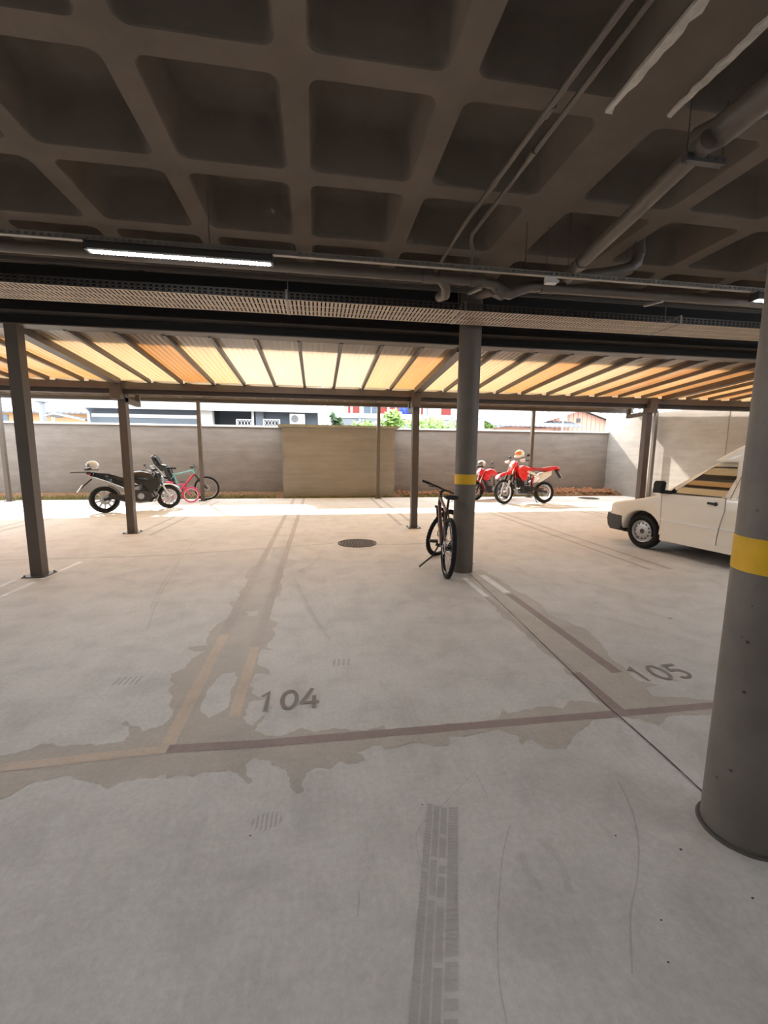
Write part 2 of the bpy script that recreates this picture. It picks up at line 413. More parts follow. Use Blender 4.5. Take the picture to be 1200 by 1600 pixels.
# soil bed along the back wall
def soil(x0, x1, y0, y1, name, hfun):
    mb = MB(); nx = int((x1-x0)*7); ny = 12; v = []; f = []
    for i in range(nx+1):
        for j in range(ny+1):
            x = lerp(x0, x1, i/nx); y = lerp(y0, y1, j/ny)
            z = hfun(x, j/ny) + random.uniform(-.015, .02)*(1 if 0 < j else 0); v.append((x, y, z))
    for i in range(nx):
        for j in range(ny): f.append((i*(ny+1)+j, (i+1)*(ny+1)+j, (i+1)*(ny+1)+j+1, i*(ny+1)+j+1))
    mb.add(v, f); return mb.build(name, 'soil', None, 60)
for x0, x1, y1, q in ((XL+.01, -1.13, YW-.06, 'left of the projecting wall block'), (-1.12, 2.62, YW-1.01, 'in front of the projecting wall block'), (2.63, XR-.01, YW-.06, 'right of the projecting wall block')):
    sb = soil(x0, x1, 14.325, y1, 'soil_bed', lambda x, t: -.03+(.15*t**.7+.10*max(0, min(1, (x-6.5)/3))*math.sin(t*2.6) if y1 > 15 else .04*t))
    tag(sb, 'bare brown soil strip %s at the back' % q, 'soil', kind='stuff')
mb = MB()
for i in range(420):
    x = random.choice([random.uniform(6.2, XR-.1), random.uniform(7.5, XR-.1), random.uniform(2.8, 7)]); y = random.uniform(14.42, YW-.1)
    s_ = random.uniform(.02, .07); z = .06+.10*((y-14.3)/1.2)+(.06 if x > 8 else 0)
    mb.sphere((x, y, z), s_*random.uniform(.8, 1.5), s_, s_*.7, 6, 4)
tag(mb.build('soil_clods', 'clod', None, 30), 'crumbled reddish soil clods in the corner by the right wall', 'soil', kind='stuff')
for x0, x1, y1, nb, q in ((-9.6, -1.34, 15.35, 3600, 'left of the projecting wall block'), (-1.1, 2.6, 14.38, 700, 'in front of the projecting wall block'), (2.84, 8.5, 15.35, 1900, 'right of the projecting wall block')):
    mb = MB()
    for i in range(nb):
        x = random.uniform(x0, x1); y = 14.34+abs(random.gauss(0, .22))
        if y > y1: y = lerp(14.34, y1, random.random())
        h = random.uniform(.03, .11); a = random.random()*6.28; dx, dy = math.cos(a)*.012, math.sin(a)*.012; b = random.uniform(-.06, .06), random.uniform(-.05, .05)
        z = .09*((y-14.3)/1.2)**.7
        mb.add([(x-dx, y-dy, z-.02), (x+dx, y+dy, z-.02), (x+b[0], y+b[1], z+h)], [(0, 1, 2)])
    tag(mb.build('grass', 'grass', None, 0, merge=False), 'dry short grass along the slab edge %s' % q, 'grass', kind='stuff')

# ================================================================== FLOOR MARKINGS
def jag(loop, amp, it=3):
    P = [Vector((p[0], p[1])) for p in loop]
    for _ in range(it):
        Q = []
        for i in range(len(P)):
            a, b = P[i], P[(i+1) % len(P)]; d = b-a; Q.append(a)
            if d.length > .012: Q.append((a+b)/2+Vector((-d.y, d.x))*random.uniform(-amp, amp))
        P = Q
    return P
def px_loop(pts, ox, oy, s): return [tuple(onZ(ox+x/s, oy+y/s)[:2]) for x, y in pts]
st1 = [(-60, 690), (0, 660), (100, 640), (130, 625), (190, 632), (300, 630), (390, 615), (405, 590), (380, 560), (395, 552), (420, 570), (445, 585), (500, 570), (540, 530), (530, 500), (540, 475), (525, 462), (545, 440), (535, 405), (580, 385), (640, 335), (585, 330), (590, 320), (650, 315), (650, 275), (690, 245), (720, 215), (712, 185), (740, 178), (780, 120), (850, 10), (895, 10), (870, 120), (880, 145), (850, 175), (845, 235), (868, 245), (850, 265), (850, 300), (835, 320), (860, 332), (815, 330), (810, 380), (845, 410), (800, 405), (780, 440), (790, 470), (830, 490), (780, 495), (760, 545), (770, 560), (790, 568), (850, 500), (848, 512), (795, 585), (860, 600), (940, 575), (985, 590), (1040, 575), (1200, 566), (1200, 625), (1150, 640), (1105, 650), (1140, 675), (1090, 690), (1060, 680), (1030, 705), (990, 700), (960, 715), (945, 745), (950, 770), (930, 782), (910, 765), (905, 735), (880, 700), (840, 675), (790, 670), (765, 690), (770, 715), (790, 740), (780, 752), (760, 735), (720, 705), (690, 710), (640, 710), (600, 730), (570, 720), (510, 745), (520, 720), (450, 730), (380, 745), (335, 768), (290, 745), (230, 730), (130, 735), (60, 770), (0, 800), (-60, 815)]
h1 = [(700, 405), (735, 400), (735, 440), (700, 520), (650, 545), (625, 520), (655, 450)]
h2 = [(765, 212), (810, 208), (808, 222), (775, 226)]
st2 = [(255, 90), (300, 80), (420, 150), (510, 215), (600, 255), (700, 350), (800, 430), (860, 440), (820, 450), (840, 475), (920, 480), (1030, 490), (1030, 530), (920, 535), (860, 570), (800, 545), (740, 540), (670, 535), (620, 580), (590, 600), (570, 640), (510, 640), (460, 610), (430, 630), (420, 600), (360, 580), (300, 590), (200, 600), (200, 630), (100, 620), (0, 640), (0, 600), (200, 560), (360, 545), (370, 515), (390, 530), (430, 520), (560, 515), (580, 490), (690, 505), (640, 460), (540, 360), (440, 280), (350, 190), (265, 105)]
mb = MB(); mb.flat([jag(px_loop(st1, 0, 850, 2), .16), jag(px_loop(h1, 0, 850, 2), .12), jag(px_loop(h2, 0, 850, 2), .1)], .0010)
tag(mb.build('floor_stain', 'stain', None, 0), 'large ragged brown damp stain spreading around the 104 bay line', 'stain')
mb = MB(); mb.flat([jag(px_loop(st2, 600, 850, 2), .12)], .0013)
tag(mb.build('floor_stain', 'stain_light', None, 0), 'long brown damp stain running from the far column to the 105 bay', 'stain')
LN = [0]
def line(x0, y0, x1, y1, wd, mt, label, z=None, group=None, segs=1):
    LN[0] += 1; z = z or (.0020+.00001*LN[0])
    a = Vector((x0, y0)); b = Vector((x1, y1)); d = (b-a).normalized(); n = Vector((-d.y, d.x))*wd/2
    mb = MB(); mb.add([(p.x, p.y, z) for p in (a-n, b-n, b+n, a+n)], [(0, 1, 2, 3)])
    return tag(mb.build('floor_line', mt, None, 0), label, 'floor line', group)
line(-.33, 2.165, 2.46, 2.13, .062, 'line_mauve', 'dark mauve painted stripe across the mouth of bays 104 and 105')
line(-2.6, 2.125, -.79, 2.19, .062, 'line_orange', 'orange-tan worn stripe at the left of the bay mouth line')
line(-.79, 2.19, -.33, 2.165, .062, 'line_mauve', 'short mauve stripe piece joining the orange and dark bay mouth lines', z=.0021)
line(-.80, 2.22, -.795, 3.62, .075, 'line_orange', 'orange worn bay line left of the number 104')
line(-.80, 3.62, -.755, 14.2, .085, 'line_faded', 'long faded grey bay line running to the back, left of its pair', z=.0016)
line(-.50, 2.43, -.505, 3.35, .07, 'line_orange', 'short worn tan bay line just left of the number 104')
line(-.505, 3.35, -.44, 14.2, .085, 'line_faded', 'long faded grey bay line running to the back, right of its pair', z=.0016)
line(1.80, 2.15, 1.79, 4.72, .055, 'line_faded', 'faint mauve bay line along the joint towards the far column', z=.0015)
line(1.80, 2.16, 1.80, 2.62, .075, 'line_mauve', 'dark mauve stub of line rising from the bay mouth stripe')
line(2.10, 2.58, 2.08, 4.3, .085, 'line_mauve', 'mauve line beside the number 105 running towards the far column')
line(1.80, 4.25, 1.79, 4.95, .06, 'line_white', 'short white line piece nearest the foot of the far column')
line(2.08, 4.35, 2.06, 5.05, .085, 'line_white', 'whitish line piece right of the far column foot')
line(2.05, 8.8, 2.06, 14.2, .09, 'line_faded', 'faded bay line behind the far column, right of its pair')
line(1.75, 8.8, 1.76, 14.2, .09, 'line_faded', 'faded bay line behind the far column, left of its pair')
line(-3.30, 4.9, -3.285, 5.42, .06, 'line_white', 'white line piece in front of the left front post')
line(-3.27, 5.52, -3.25, 6.35, .06, 'line_white', 'bright white line piece just right of the left front post')
line(-3.56, 4.3, -3.55, 5.55, .06, 'line_white', 'white line piece running in at the left edge to the left front post')
line(-3.29, 4.0, -3.30, 4.88, .06, 'line_white', 'white line at the left edge of the floor, nearest the viewer')
line(-3.3, 8.6, -3.26, 13.6, .07, 'line_faded', 'faded line right of the middle left post, running to the back')
line(-3.02, 8.2, -2.98, 13.6, .07, 'line_faded', 'faded line farther right of the middle left post, running to the back')
for x, q in ((4.42, 'left'), (4.72, 'right')): line(x+.02, 5.0, x, 13.5, .075, 'line_faded', 'faded bay line beside the white van, %s of its pair' % q)
for x, q in ((7.0, 'left'), (7.3, 'right')): line(x, 8.7, x, 14.0, .08, 'line_faded', 'faded bay line behind the van, %s of its pair' % q)
for x, q in ((-6.2, 'left'), (-5.9, 'right')): line(x, 6.0, x, 14.0, .08, 'line_faded', 'faded bay line left of the black motorcycle, %s of its pair' % q)
# slab joints and scuffs
def ribbon(pts, wd, mt, name, label, cat, z):
    P = [Vector(p) for p in pts]; v = []; f = []
    for i, p in enumerate(P):
        d = (P[min(i+1, len(P)-1)]-P[max(0, i-1)]).normalized(); k = wd/2*random.uniform(.75, 1.15)
        v += [(p.x-d.y*-k, p.y-d.x*k, z), (p.x+d.y*-k, p.y+d.x*k, z)]
    f = [(2*i, 2*i+1, 2*i+3, 2*i+2) for i in range(len(P)-1)]
    mb = MB(); mb.add(v, f); return tag(mb.build(name, mt, None, 0), label, cat)
def pxr(pts, sub=8):
    G = [onZ(x, y) for x, y in pts]; out = []
    for i in range(len(G)-1):
        p0, p1, p2, p3 = G[max(0, i-1)], G[i], G[i+1], G[min(len(G)-1, i+2)]
        for k in range(sub):
            t = k/sub
            q = .5*(2*p1+(p2-p0)*t+(2*p0-5*p1+4*p2-p3)*t*t+(3*p1-p0-3*p2+p3)*t**3); out.append(Vector((q.x, q.y)))
    out.append(Vector(G[-1][:2])); return out
ribbon(pxr([(734, 897), (790, 950), (860, 1018), (945, 1100), (968, 1120), (1030, 1175), (1098, 1238)]), .010, 'joint', 'slab_joint', 'thin dark slab joint running from the far column to the near column', 'joint', .0034)
ribbon(pxr([(0, 876), (120, 872), (250, 868), (400, 858), (520, 849)]), .075, 'scuff', 'slab_joint', 'wide grey sealed joint crossing the floor left of the manhole', 'joint', .0012)
ribbon(pxr([(585, 851), (640, 850), (700, 846)]), .07, 'scuff', 'slab_joint', 'grey sealed joint crossing the floor right of the manhole', 'joint', .0012)
ribbon(pxr([(965, 1220), (985, 1260), (997, 1310), (996, 1370), (985, 1430), (988, 1522)]), .007, 'scuff', 'hairline_crack', 'long thin curved crack in the concrete left of the near column', 'crack', .0008)
ribbon(pxr([(797, 1290), (785, 1340), (778, 1440), (780, 1530), (792, 1600)]), .005, 'scuff', 'hairline_crack', 'thin pale crack between the tyre track and the long curved crack', 'crack', .0008)
ribbon(pxr([(740, 1208), (700, 1250), (652, 1300), (662, 1365)]), .004, 'scuff', 'hairline_crack', 'bent hairline crack crossing the top of the tyre track', 'crack', .0007)
ribbon(pxr([(742, 1206), (753, 1228), (762, 1246)]), .005, 'scuff', 'hairline_crack', 'tiny straight crack above the tyre track', 'crack', .0009)
ribbon(pxr([(560, 1392), (561, 1410), (559, 1432)]), .005, 'scuff', 'hairline_crack', 'short dark scratch in the near concrete left of the tyre track', 'crack', .0008)
for pts, q in (([(460, 905), (490, 960), (515, 1000)], 'right of the paired bay lines'), ([(455, 900), (500, 870), (470, 850)], 'by the paired bay lines'), ([(280, 880), (250, 930), (230, 985)], 'left of the big stain'), ([(300, 850), (262, 900), (235, 950)], 'far left of the paired bay lines')):
    ribbon(pxr(pts), .022, 'scuff_soft', 'tyre_scuff', 'faint curved tyre scuff on the floor %s' % q, 'tyre mark', .0005+.0001*len(pts)+.00001*pts[0][0])
for pts, q in (([(815, 1330), (825, 1365), (850, 1392)], 'nearest the thin pale crack'), ([(840, 1310), (875, 1345), (890, 1395)], 'right of the thin pale crack')):
    ribbon(pxr(pts), .03, 'scuff_soft', 'tyre_scuff', 'short smudged scuff on the near concrete %s' % q, 'tyre mark', .0009 if 'nearest' in q else .0014)
# tread print of a tyre on the near floor
mb = MB(); a0, a1 = onZ(694, 1262), onZ(680, 1640); Lh = (a1-a0).length; ex = (a1-a0).normalized(); ey = Vector((ex.y, -ex.x, 0))*-1
nrow = 52
for i in range(nrow):
    for k, (u0, u1, sk) in enumerate(((-.075, -.05, .25), (-.043, -.02, .1), (-.013, .012, -.1), (.02, .06, -.35))):
        s0 = Lh*i/nrow; s1 = s0+Lh/nrow*(.86 if k in (0, 3) else .97); fade = random.random()
        if fade < .05: continue
        q = lambda s_, u: a0+ex*(s_+sk*u*.6)+ey*u
        pts = [q(s0, u0), q(s1, u0), q(s1, u1), q(s0, u1)]
        mb.add([(p.x, p.y, .0011) for p in pts], [(0, 1, 2, 3)])
tag(mb.build('tyre_track', 'tyre_mark', None, 0, merge=False), 'dark tyre tread print on the concrete nearest the viewer', 'tyre mark')
for (cx, cy), q, n in (((533, 1035), 'right of the 104 bay line', 4), ((195, 1064), 'left of the big damp stain', 5)):
    mb = MB(); c = onZ(cx, cy)
    for i in range(n): mb.add([(c.x+i*.035+dx+dy*.12, c.y+dy, .0011) for dx, dy in ((-.06, -.05), (-.042, -.05), (-.042, .05), (-.06, .05))], [(0, 1, 2, 3)])
    tag(mb.build('tyre_print', 'tyre_mark', None, 0), 'small patch of tyre tread marks %s' % q, 'tyre mark')
# oval tread smudge
c = onZ(418, 1283); mb = MB()
for i in range(7):
    rr = .03+i*.008
    P = [(c.x-.05+i*.016+.012*math.cos(t), c.y+rr*1.1*math.sin(t), .0011) for t in [k*math.pi/8 for k in range(17)]]
    mb.add([(c.x-.06+i*.019+s_*.0045, c.y+(j-.5)*2*.045*math.sin((i+1)/8*math.pi)+.01*s_, .0011) for j in (0, 1) for s_ in (-1, 1)], [(0, 1, 3, 2)])
tag(mb.build('tyre_smudge', 'tyre_mark', None, 0), 'oval smudge of ribbed tyre rubber below the damp stain', 'tyre mark')
# bay numbers
def stroke(mb, pts, wd, z, closed=False):
    P = [Vector(p) for p in pts]; n = len(P); v = []; f = []
    for i, p in enumerate(P):
        a = P[i-1] if (closed or i) else P[0]*2-P[1]; b = P[(i+1) % n] if (closed or i < n-1) else P[-1]*2-P[-2]
        d1, d2 = (p-a).normalized(), (b-p).normalized(); t_ = (d1+d2).normalized(); k = wd/2/max(.5, t_.dot(d1)); q = Vector((-t_.y, t_.x))*k
        v += [(p.x+q.x, p.y+q.y, z), (p.x-q.x, p.y-q.y, z)]
    m_ = n if closed else n-1
    f = [(2*i, 2*i+1, 2*((i+1) % n)+1, 2*((i+1) % n)) for i in range(m_)]; mb.add(v, f)
def number(txt, x, y, wid, hgt, label):
    t = thing('bay_number', label, 'number', (x, y, .0036)); cw = wid/len(txt); w0 = .026
    el = lambda cx, cy, rx, ry, a0, a1, n: [(cx+rx*math.cos(R(lerp(a0, a1, i/n))), cy+ry*math.sin(R(lerp(a0, a1, i/n)))) for i in range(n+1)]
    for k, ch in enumerate(txt):
        D = {'1': [[(.16, .72), (.46, .93), (.46, .0)]], '0': [el(.5, .5, .34, .44, 0, 360, 28)[:-1]],
             '4': [[(.60, 1.0), (.10, .27), (.92, .27)], [(.68, .60), (.68, .0)]],
             '5': [[(.80, .94), (.24, .94), (.20, .55)] + el(.44, .32, .34, .27, 115, -135, 18)]}[ch]
        mb = MB()
        for i, st in enumerate(D): stroke(mb, [((k+p[0])*cw, p[1]*hgt) for p in st], w0, .0002*i, ch == '0')
        mb.build('digit', 'digits', t, 0, merge=False)
number('104', -.385, 2.455, .39, .215, 'bay number 104 painted beside the large ragged stain')
number('105', 2.17, 2.44, .46, .20, 'bay number 105 painted left of the near column')
# manhole covers
def manhole(x, y, r, label):
    t = thing('manhole_cover', label, 'manhole', (x, y, 0), 0, 'manhole covers')
    mb = MB(); n = 40
    for r0, r1, z0, z1 in ((r*.93, r, .002, .010),):
        v = []; f = []
        for i in range(n):
            a = 2*math.pi*i/n
            for rr, z in ((r0, 0.001), (r0, z1), (r1, z1), (r1, 0.001)): v.append((rr*math.cos(a), rr*math.sin(a), z))
        for i in range(n):
            for j in range(3): f.append((i*4+j, i*4+j+1, ((i+1) % n)*4+j+1, ((i+1) % n)*4+j))
        mb.add(v, f)
    mb.build('ring', 'iron', t)
    mb = MB(); mb.cyl((0, 0, .001), (0, 0, .007), r*.9, n=40)
    pl = mb.build('lid', 'iron', t)
    mb = MB()
    for i in range(-5, 6):
        h = math.sqrt(max(0, (r*.8)**2-(i*r*.15)**2))
        mb.box(i*r*.15-.008, i*r*.15+.008, -h, h, .007, .011)
        mb.box(-h, h, i*r*.15-.008, i*r*.15+.008, .007, .0105)
    mb.build('raised_pattern', 'iron', pl, 0)
manhole(.66, 7.13, .33, 'round iron manhole cover in the middle of the floor, left of the bicycle')
manhole(9.35, 13.6, .34, 'round iron manhole cover at the far right near the soil corner')
# crumbs
for i, (px, py, s_) in enumerate([(1047, 966, .016), (660, 1258, .003), (1064, 1328, .004), (962, 1306, .003), (1176, 1404, .004), (391, 1306, .003), (1033, 1438, .003), (1044, 1504, .003)]):
    p = onZ(px, py); mb = MB(); mb.sphere((0, 0, 0), s_*1.4, s_, s_*.6, 6, 4)
    o = mb.build('pebble', 'joint' if i else 'white_plastic', None, 0, loc=(p.x, p.y, s_*.55))
    lab = ['pale crumb of rubble on the floor right of the 105 bay', 'tiny dark pebble left of the top of the tyre track', 'tiny dark pebble left of the near column foot', 'tiny dark pebble beside the long curved crack', 'tiny dark pebble in front of the near column', 'tiny dark pebble left of the oval tyre smudge', 'tiny dark pebble right of the long curved crack', 'tiny dark pebble at the lower end of the long curved crack'][i]
    tag(o, lab, 'pebble')

# ================================================================== COLUMNS
def column(x, y, r, top, label, mt, zb0, zb1):
    t = thing('round_column', label, 'column', (x, y, 0), 0, 'round concrete columns')
    mb = MB(); n = 56; pf = [(r, 0.0), (r, top)]
    mb.tube([(0, 0, 0), (0, 0, 1), (0, 0, 2), (0, 0, top)], r, n); mb.build('shaft', mt, t)
    mb = MB(); mb.tube([(0, 0, zb0), (0, 0, zb1)], r+.002, n); mb.build('yellow_band', 'yellow_paint', t)['label'] = 'yellow painted band'
    return t
column(1.875, 5.4-.125, .135, ZC, 'far grey round column with yellow band, bicycle leaning on it', 'column_paint', 1.15, 1.275)
nc = column(1.735, 1.345, .138, ZC, 'near grey pitted round column with yellow band at the right edge', 'column_pitted', 1.112, 1.243)
mb = MB(); mb.torus((0, 0, 0), .141, .014, .012, 56, 6)
o = mb.build('base_joint', 'joint', nc); o.rotation_euler = (R(90), 0, 0)
mb = MB(); nn = 60; v = []
for i in range(nn):
    a = 2*math.pi*i/nn; k = .17+.03*math.sin(3*a+1)+random.uniform(-.008, .008); v += [(1.735+.150*math.cos(a), 1.345+.150*math.sin(a), .0013), (1.735+k*math.cos(a), 1.345+k*math.sin(a), .0013)]
mb.add(v, [(2*i, 2*i+1, (2*i+3) % (2*nn), (2*i+2) % (2*nn)) for i in range(nn)])
tag(mb.build('cement_residue', 'dusty_ring', None, 0), 'pale cement residue ring around the near column foot', 'residue')

# ================================================================== CARPORT
cp = thing('carport', 'brown steel carport with amber translucent roof panels beyond the garage', 'carport', (0, 0, 0))
def rz(Y): return 2.93-.082*(Y-5.7) if Y <= 8.45 else 2.7045+(Y-8.45)*.0735
def post(x, y, wd, z1, plate=.26, dep=None):
    d = dep or wd
    mb = MB(); mb.box(-wd/2, wd/2, -d/2, d/2, .012, z1)
    p = mb.build('post', 'steel_brown', cp, 0, loc=(x, y, 0))
    mb = MB(); mb.box(-plate/2, plate/2, -plate/2, plate/2, 0, .012); mb.build('base_plate', 'steel_brown', p, 0)
    for sx in (-1, 1):
        for sy in (-1, 1):
            mb = MB(); mb.cyl((sx*plate*.41, sy*plate*.41, .012), (sx*plate*.41, sy*plate*.41, .03), .012, n=6); mb.build('bolt', 'galv_dark', p, 0)
    return p
for x in (-8.85, -3.40, 2.02, 7.42): post(x, 5.72, .13, 2.932)
for x in (-8.9, -3.43, 1.95, 7.105): post(x, 8.52, .13, 2.53)
for x, y in ((-8.95, 14.05), (-3.47, 13.75), (1.99, 14.05), (7.35, 14.05), (11.12, 12.95)): post(x, y, .10, 2.98, .2)
def cbox(name, x0, x1, y0, y1, z0, z1, mt='steel_brown', parent=cp):
    mb = MB(); mb.box(x0, x1, y0, y1, z0, z1); return mb.build(name, mt, parent, 0)
XA, XB = -9.6, 11.1
hb = cbox('header_beam', XA, XB, 5.64, 5.80, 2.945, 3.03, 'beam_shade')
cbox('flange', XA, XB, 5.62, 5.84, 2.932, 2.945, parent=hb)
# valley gutter beam on the middle posts: upper box and recessed lower channel
gb = cbox('gutter_beam', XA, XB, 8.36, 8.62, 2.60, 2.715)
cbox('lower_channel', XA, XB, 8.42, 8.60, 2.525, 2.60, 'steel_dark', gb)
eb = cbox('eave_beam', XA, XB, 13.98, 14.10, 3.08, 3.17)
cbox('eave_gutter', XA, XB, 14.0, 14.16, 2.98, 3.08, 'steel_dark', eb)
# rafters
def slanted(x, wd, ht, y0, y1, name, drop=0):
    mb = MB(); v = []
    for y in (y0, y1):
        z = rz(y)-drop
        v += [(x-wd/2, y, z), (x+wd/2, y, z), (x+wd/2, y, z+ht+drop), (x-wd/2, y, z+ht+drop)]
    mb.add(v, [(0, 1, 2, 3), (7, 6, 5, 4), (0, 4, 5, 1), (1, 5, 6, 2), (2, 6, 7, 3), (3, 7, 4, 0)])
    return mb.build(name, 'steel_brown', cp, 0)
SP = .54; ks = range(-11, 28)
for k in ks:
    x = -3.45+SP*k
    if x < XA or x > XB: continue
    main = k % 10 == 0
    if main:
        slanted(x, .14, .06, 5.80, 8.37, 'main_rafter', .035); slanted(x, .12, .06, 8.62, 14.0, 'main_rafter')
        xp = {0: -3.43, 10: 1.95, 20: 7.105}.get(k, x)
        hd = cbox('post_head', xp-.12, xp+.05, 8.30, 8.46, 2.42, 2.70)
        ar = MB(); ar.bar((xp+.02, 8.46, 2.43), (xp+.02, 9.15, 2.40), .09, .08); ar.build('arm', 'steel_brown', hd, 0)
        cbox('arm_upright', xp-.02, xp+.06, 9.10, 9.16, 2.42, 2.60, parent=hd)
    else:
        slanted(x, .045, .06, 5.80, 8.37, 'rafter'); slanted(x, .045, .06, 8.62, 14.0, 'rafter')
# roof panels (each bay between two rafters is a sheet of its own)
tints = {}
for k in ks:
    x = -3.45+SP*k
    if x < XA or x+SP > XB+.1: continue
    if k <= -2: q = [2, 3, 2, 1][k % 4]
    elif k < 8: q = [2, 1, 1, 3, 1, 0, 0, 0, 0, 0, 1][k+1] if k+1 < 11 else 1
    elif k < 12: q = [1, 2, 1, 1][k-8]
    else: q = [1, 2, 1, 1, 2, 3, 2, 3, 2, 2, 3][(k-12) % 11]
    if k == 9: q = 2
    for bay, (y0, y1) in enumerate(((5.70, 8.50), (8.50, 14.42))):
        mb = MB(); n = 14; v = []; f = []; L_ = y1-y0
        for i in range(n+1):
            u = -SP/2+.006+(SP-.012)*i/n; h = .004*(i % 2)
            for y in (y0, y1):
                z = rz(y)+.062+h
                v += [(u, y-y0, z), (u, y-y0, z+.006)]
        for i in range(n):
            a, b = i*4, i*4+4
            f += [(a, a+2, b+2, b), (a+1, b+1, b+3, a+3), (a, b, b+1, a+1), (a+2, a+3, b+3, b+2)]
        f += [(0, 1, 3, 2), (n*4, n*4+2, n*4+3, n*4+1)]
        mb.add(v, f); mb.build('roof_panel', PAN[q] if bay == 0 else 'panel_far', cp, 0, loc=(x+SP/2, y0, 0))
# dark leaf litter lying on one panel
mb = MB(); c = Vector((-2.55, 6.05, rz(6.05)+.08))
for i in range(60):
    p = c+Vector((random.gauss(0, .12), random.gauss(0, .08), random.uniform(0, .05))); mb.sphere(p, .05, .04, .015, 6, 4)
tag(mb.build('leaf_litter', 'soil', None, 30), 'dark clump of leaf litter lying on the carport roof by the garage', 'debris', kind='stuff')

# ================================================================== CEILING SERVICES
def ledlight(x0, x1, y, z, label):
    t = thing('led_batten', label, 'light', ((x0+x1)/2, y, z), 0, 'LED battens on the ceiling channel'); L_ = (x1-x0)/2
    mb = MB(); mb.prism([(-.045, 0.02), (-.045, .055), (-.03, .075), (.03, .075), (.045, .055), (.045, .02)], -L_, L_)
    o = mb.build('housing', 'lamp_body', t, 30); o.rotation_euler = (0, 0, R(90))
    mb = MB(); mb.box(-L_+.01, L_-.01, -.032, .032, .008, .02); mb.build('diffuser', 'white_plastic', t, 0)
    mb = MB(); n = int(L_*2/.028)
    for i in range(n):
        x = -L_+.02+(2*L_-.04)*(i+.5)/n; mb.sphere((x, 0, .008), .011, .03, .008, 8, 4)
    mb.build('led_lenses', 'led', t, 30)
    for s_ in (-1, 1): MB().box(s_*L_-.006, s_*L_+.006, -.047, .047, .006, .077).build('end_cap', 'lamp_body', t, 0)
ledlight(-1.67, -.33, 3.73, 3.0, 'lit LED batten under the ceiling at the upper left')
ledlight(4.13, 5.47, 3.73, 3.0, 'lit LED batten cut off by the right edge of the photo')
for x in (-7.4, -1.67, 4.13):  # unseen battens added behind the camera to fill the garage with light
    for y in (-.9, -5.2): ledlight(x, x+1.34, y, 3.0, 'added fill LED batten behind the viewer')
ledlight(-7.4, -6.06, 3.73, 3.0, 'added fill LED batten beyond the left edge of the photo')  # unseen batten added in the same row as extra fill light
def channel(x0, x1, y, z, label):
    t = thing('cable_channel', label, 'channel', (0, y, z)); h = .038
    mb = MB(); mb.box(x0, x1, -.019, .019, .075, .079); mb.box(x0, x1, .016, .019, .079, .075+h); mb.box(x0, x1, -.019, -.016, .079+.022, .075+h); mb.box(x0, x1, -.019, -.016, .079, .079+.006)
    p = .05; n = int((x1-x0)/p)
    for i in range(n): mb.box(x0+i*p, x0+i*p+.024, -.019, -.016, .085, .101)
    mb.build('rail', 'galv', t, 0)
    for i in range(int((x1-x0)/2.6)+1):
        x = x0+.4+i*2.6
        if x < x1: mb = MB(); mb.tube([(x, 0, .11), (x, 0, ZC-z)], .004, 6); mb.build('hanger_rod', 'galv_dark', t)
channel(-9, 8.5, 3.735, 3.004, 'perforated galvanised channel carrying the LED battens across the ceiling')
# perforated cable tray
t = thing('cable_tray', 'wide perforated cable tray hanging in front of the far column', 'cable tray', (0, 0, 0))
tx0, tx1, ty0, ty1, tz = -9, 8.5, 4.60, 5.08, 3.035
mb = MB(); p = .042; n = int((tx1-tx0)/p)
for i in range(n): mb.box(tx0+i*p, tx0+i*p+.027, ty0, ty1, tz, tz+.002)
for y in (ty0, ty0+.16, ty0+.32, ty1-.02): mb.box(tx0, tx1, y, y+.02, tz-.0005, tz+.0025)
o = mb.build('perforated_bottom', 'tray_metal', t, 0, merge=False); o['kind'] = 'stuff'
for y in (ty0, ty1):
    mb = MB(); mb.box(tx0, tx1, y-.002, y+.002, tz, tz+.012); mb.box(tx0, tx1, y-.002, y+.002, tz+.032, tz+.042); mb.box(tx0, tx1, y-.002, y+.002, tz+.062, tz+.075)
    for i in range(n//1): mb.box(tx0+i*p*1.3, tx0+i*p*1.3+.022, y-.002, y+.002, tz, tz+.07) if tx0+i*p*1.3 < tx1 else None
    mb.build('side_rail', 'galv_dark', t, 0, merge=False)
for x in (-5.2, -.28, 1.57, 4.15):
    mb = MB(); mb.tube([(x, (ty0+ty1)/2, tz+.08), (x, (ty0+ty1)/2, ZC)], .005, 6); mb.bar((x-.0, ty0, tz+.085), (x, ty1, tz+.085), .03, .02)
    mb.bar((x, ty0-.004, tz+.09), (x, ty0-.004, tz-.004), .02, .004, (0, 1, 0)); mb.bar((x, ty0, tz-.004), (x, ty1, tz-.004), .02, .004)
    mb.build('hanger', 'galv', t, 0)
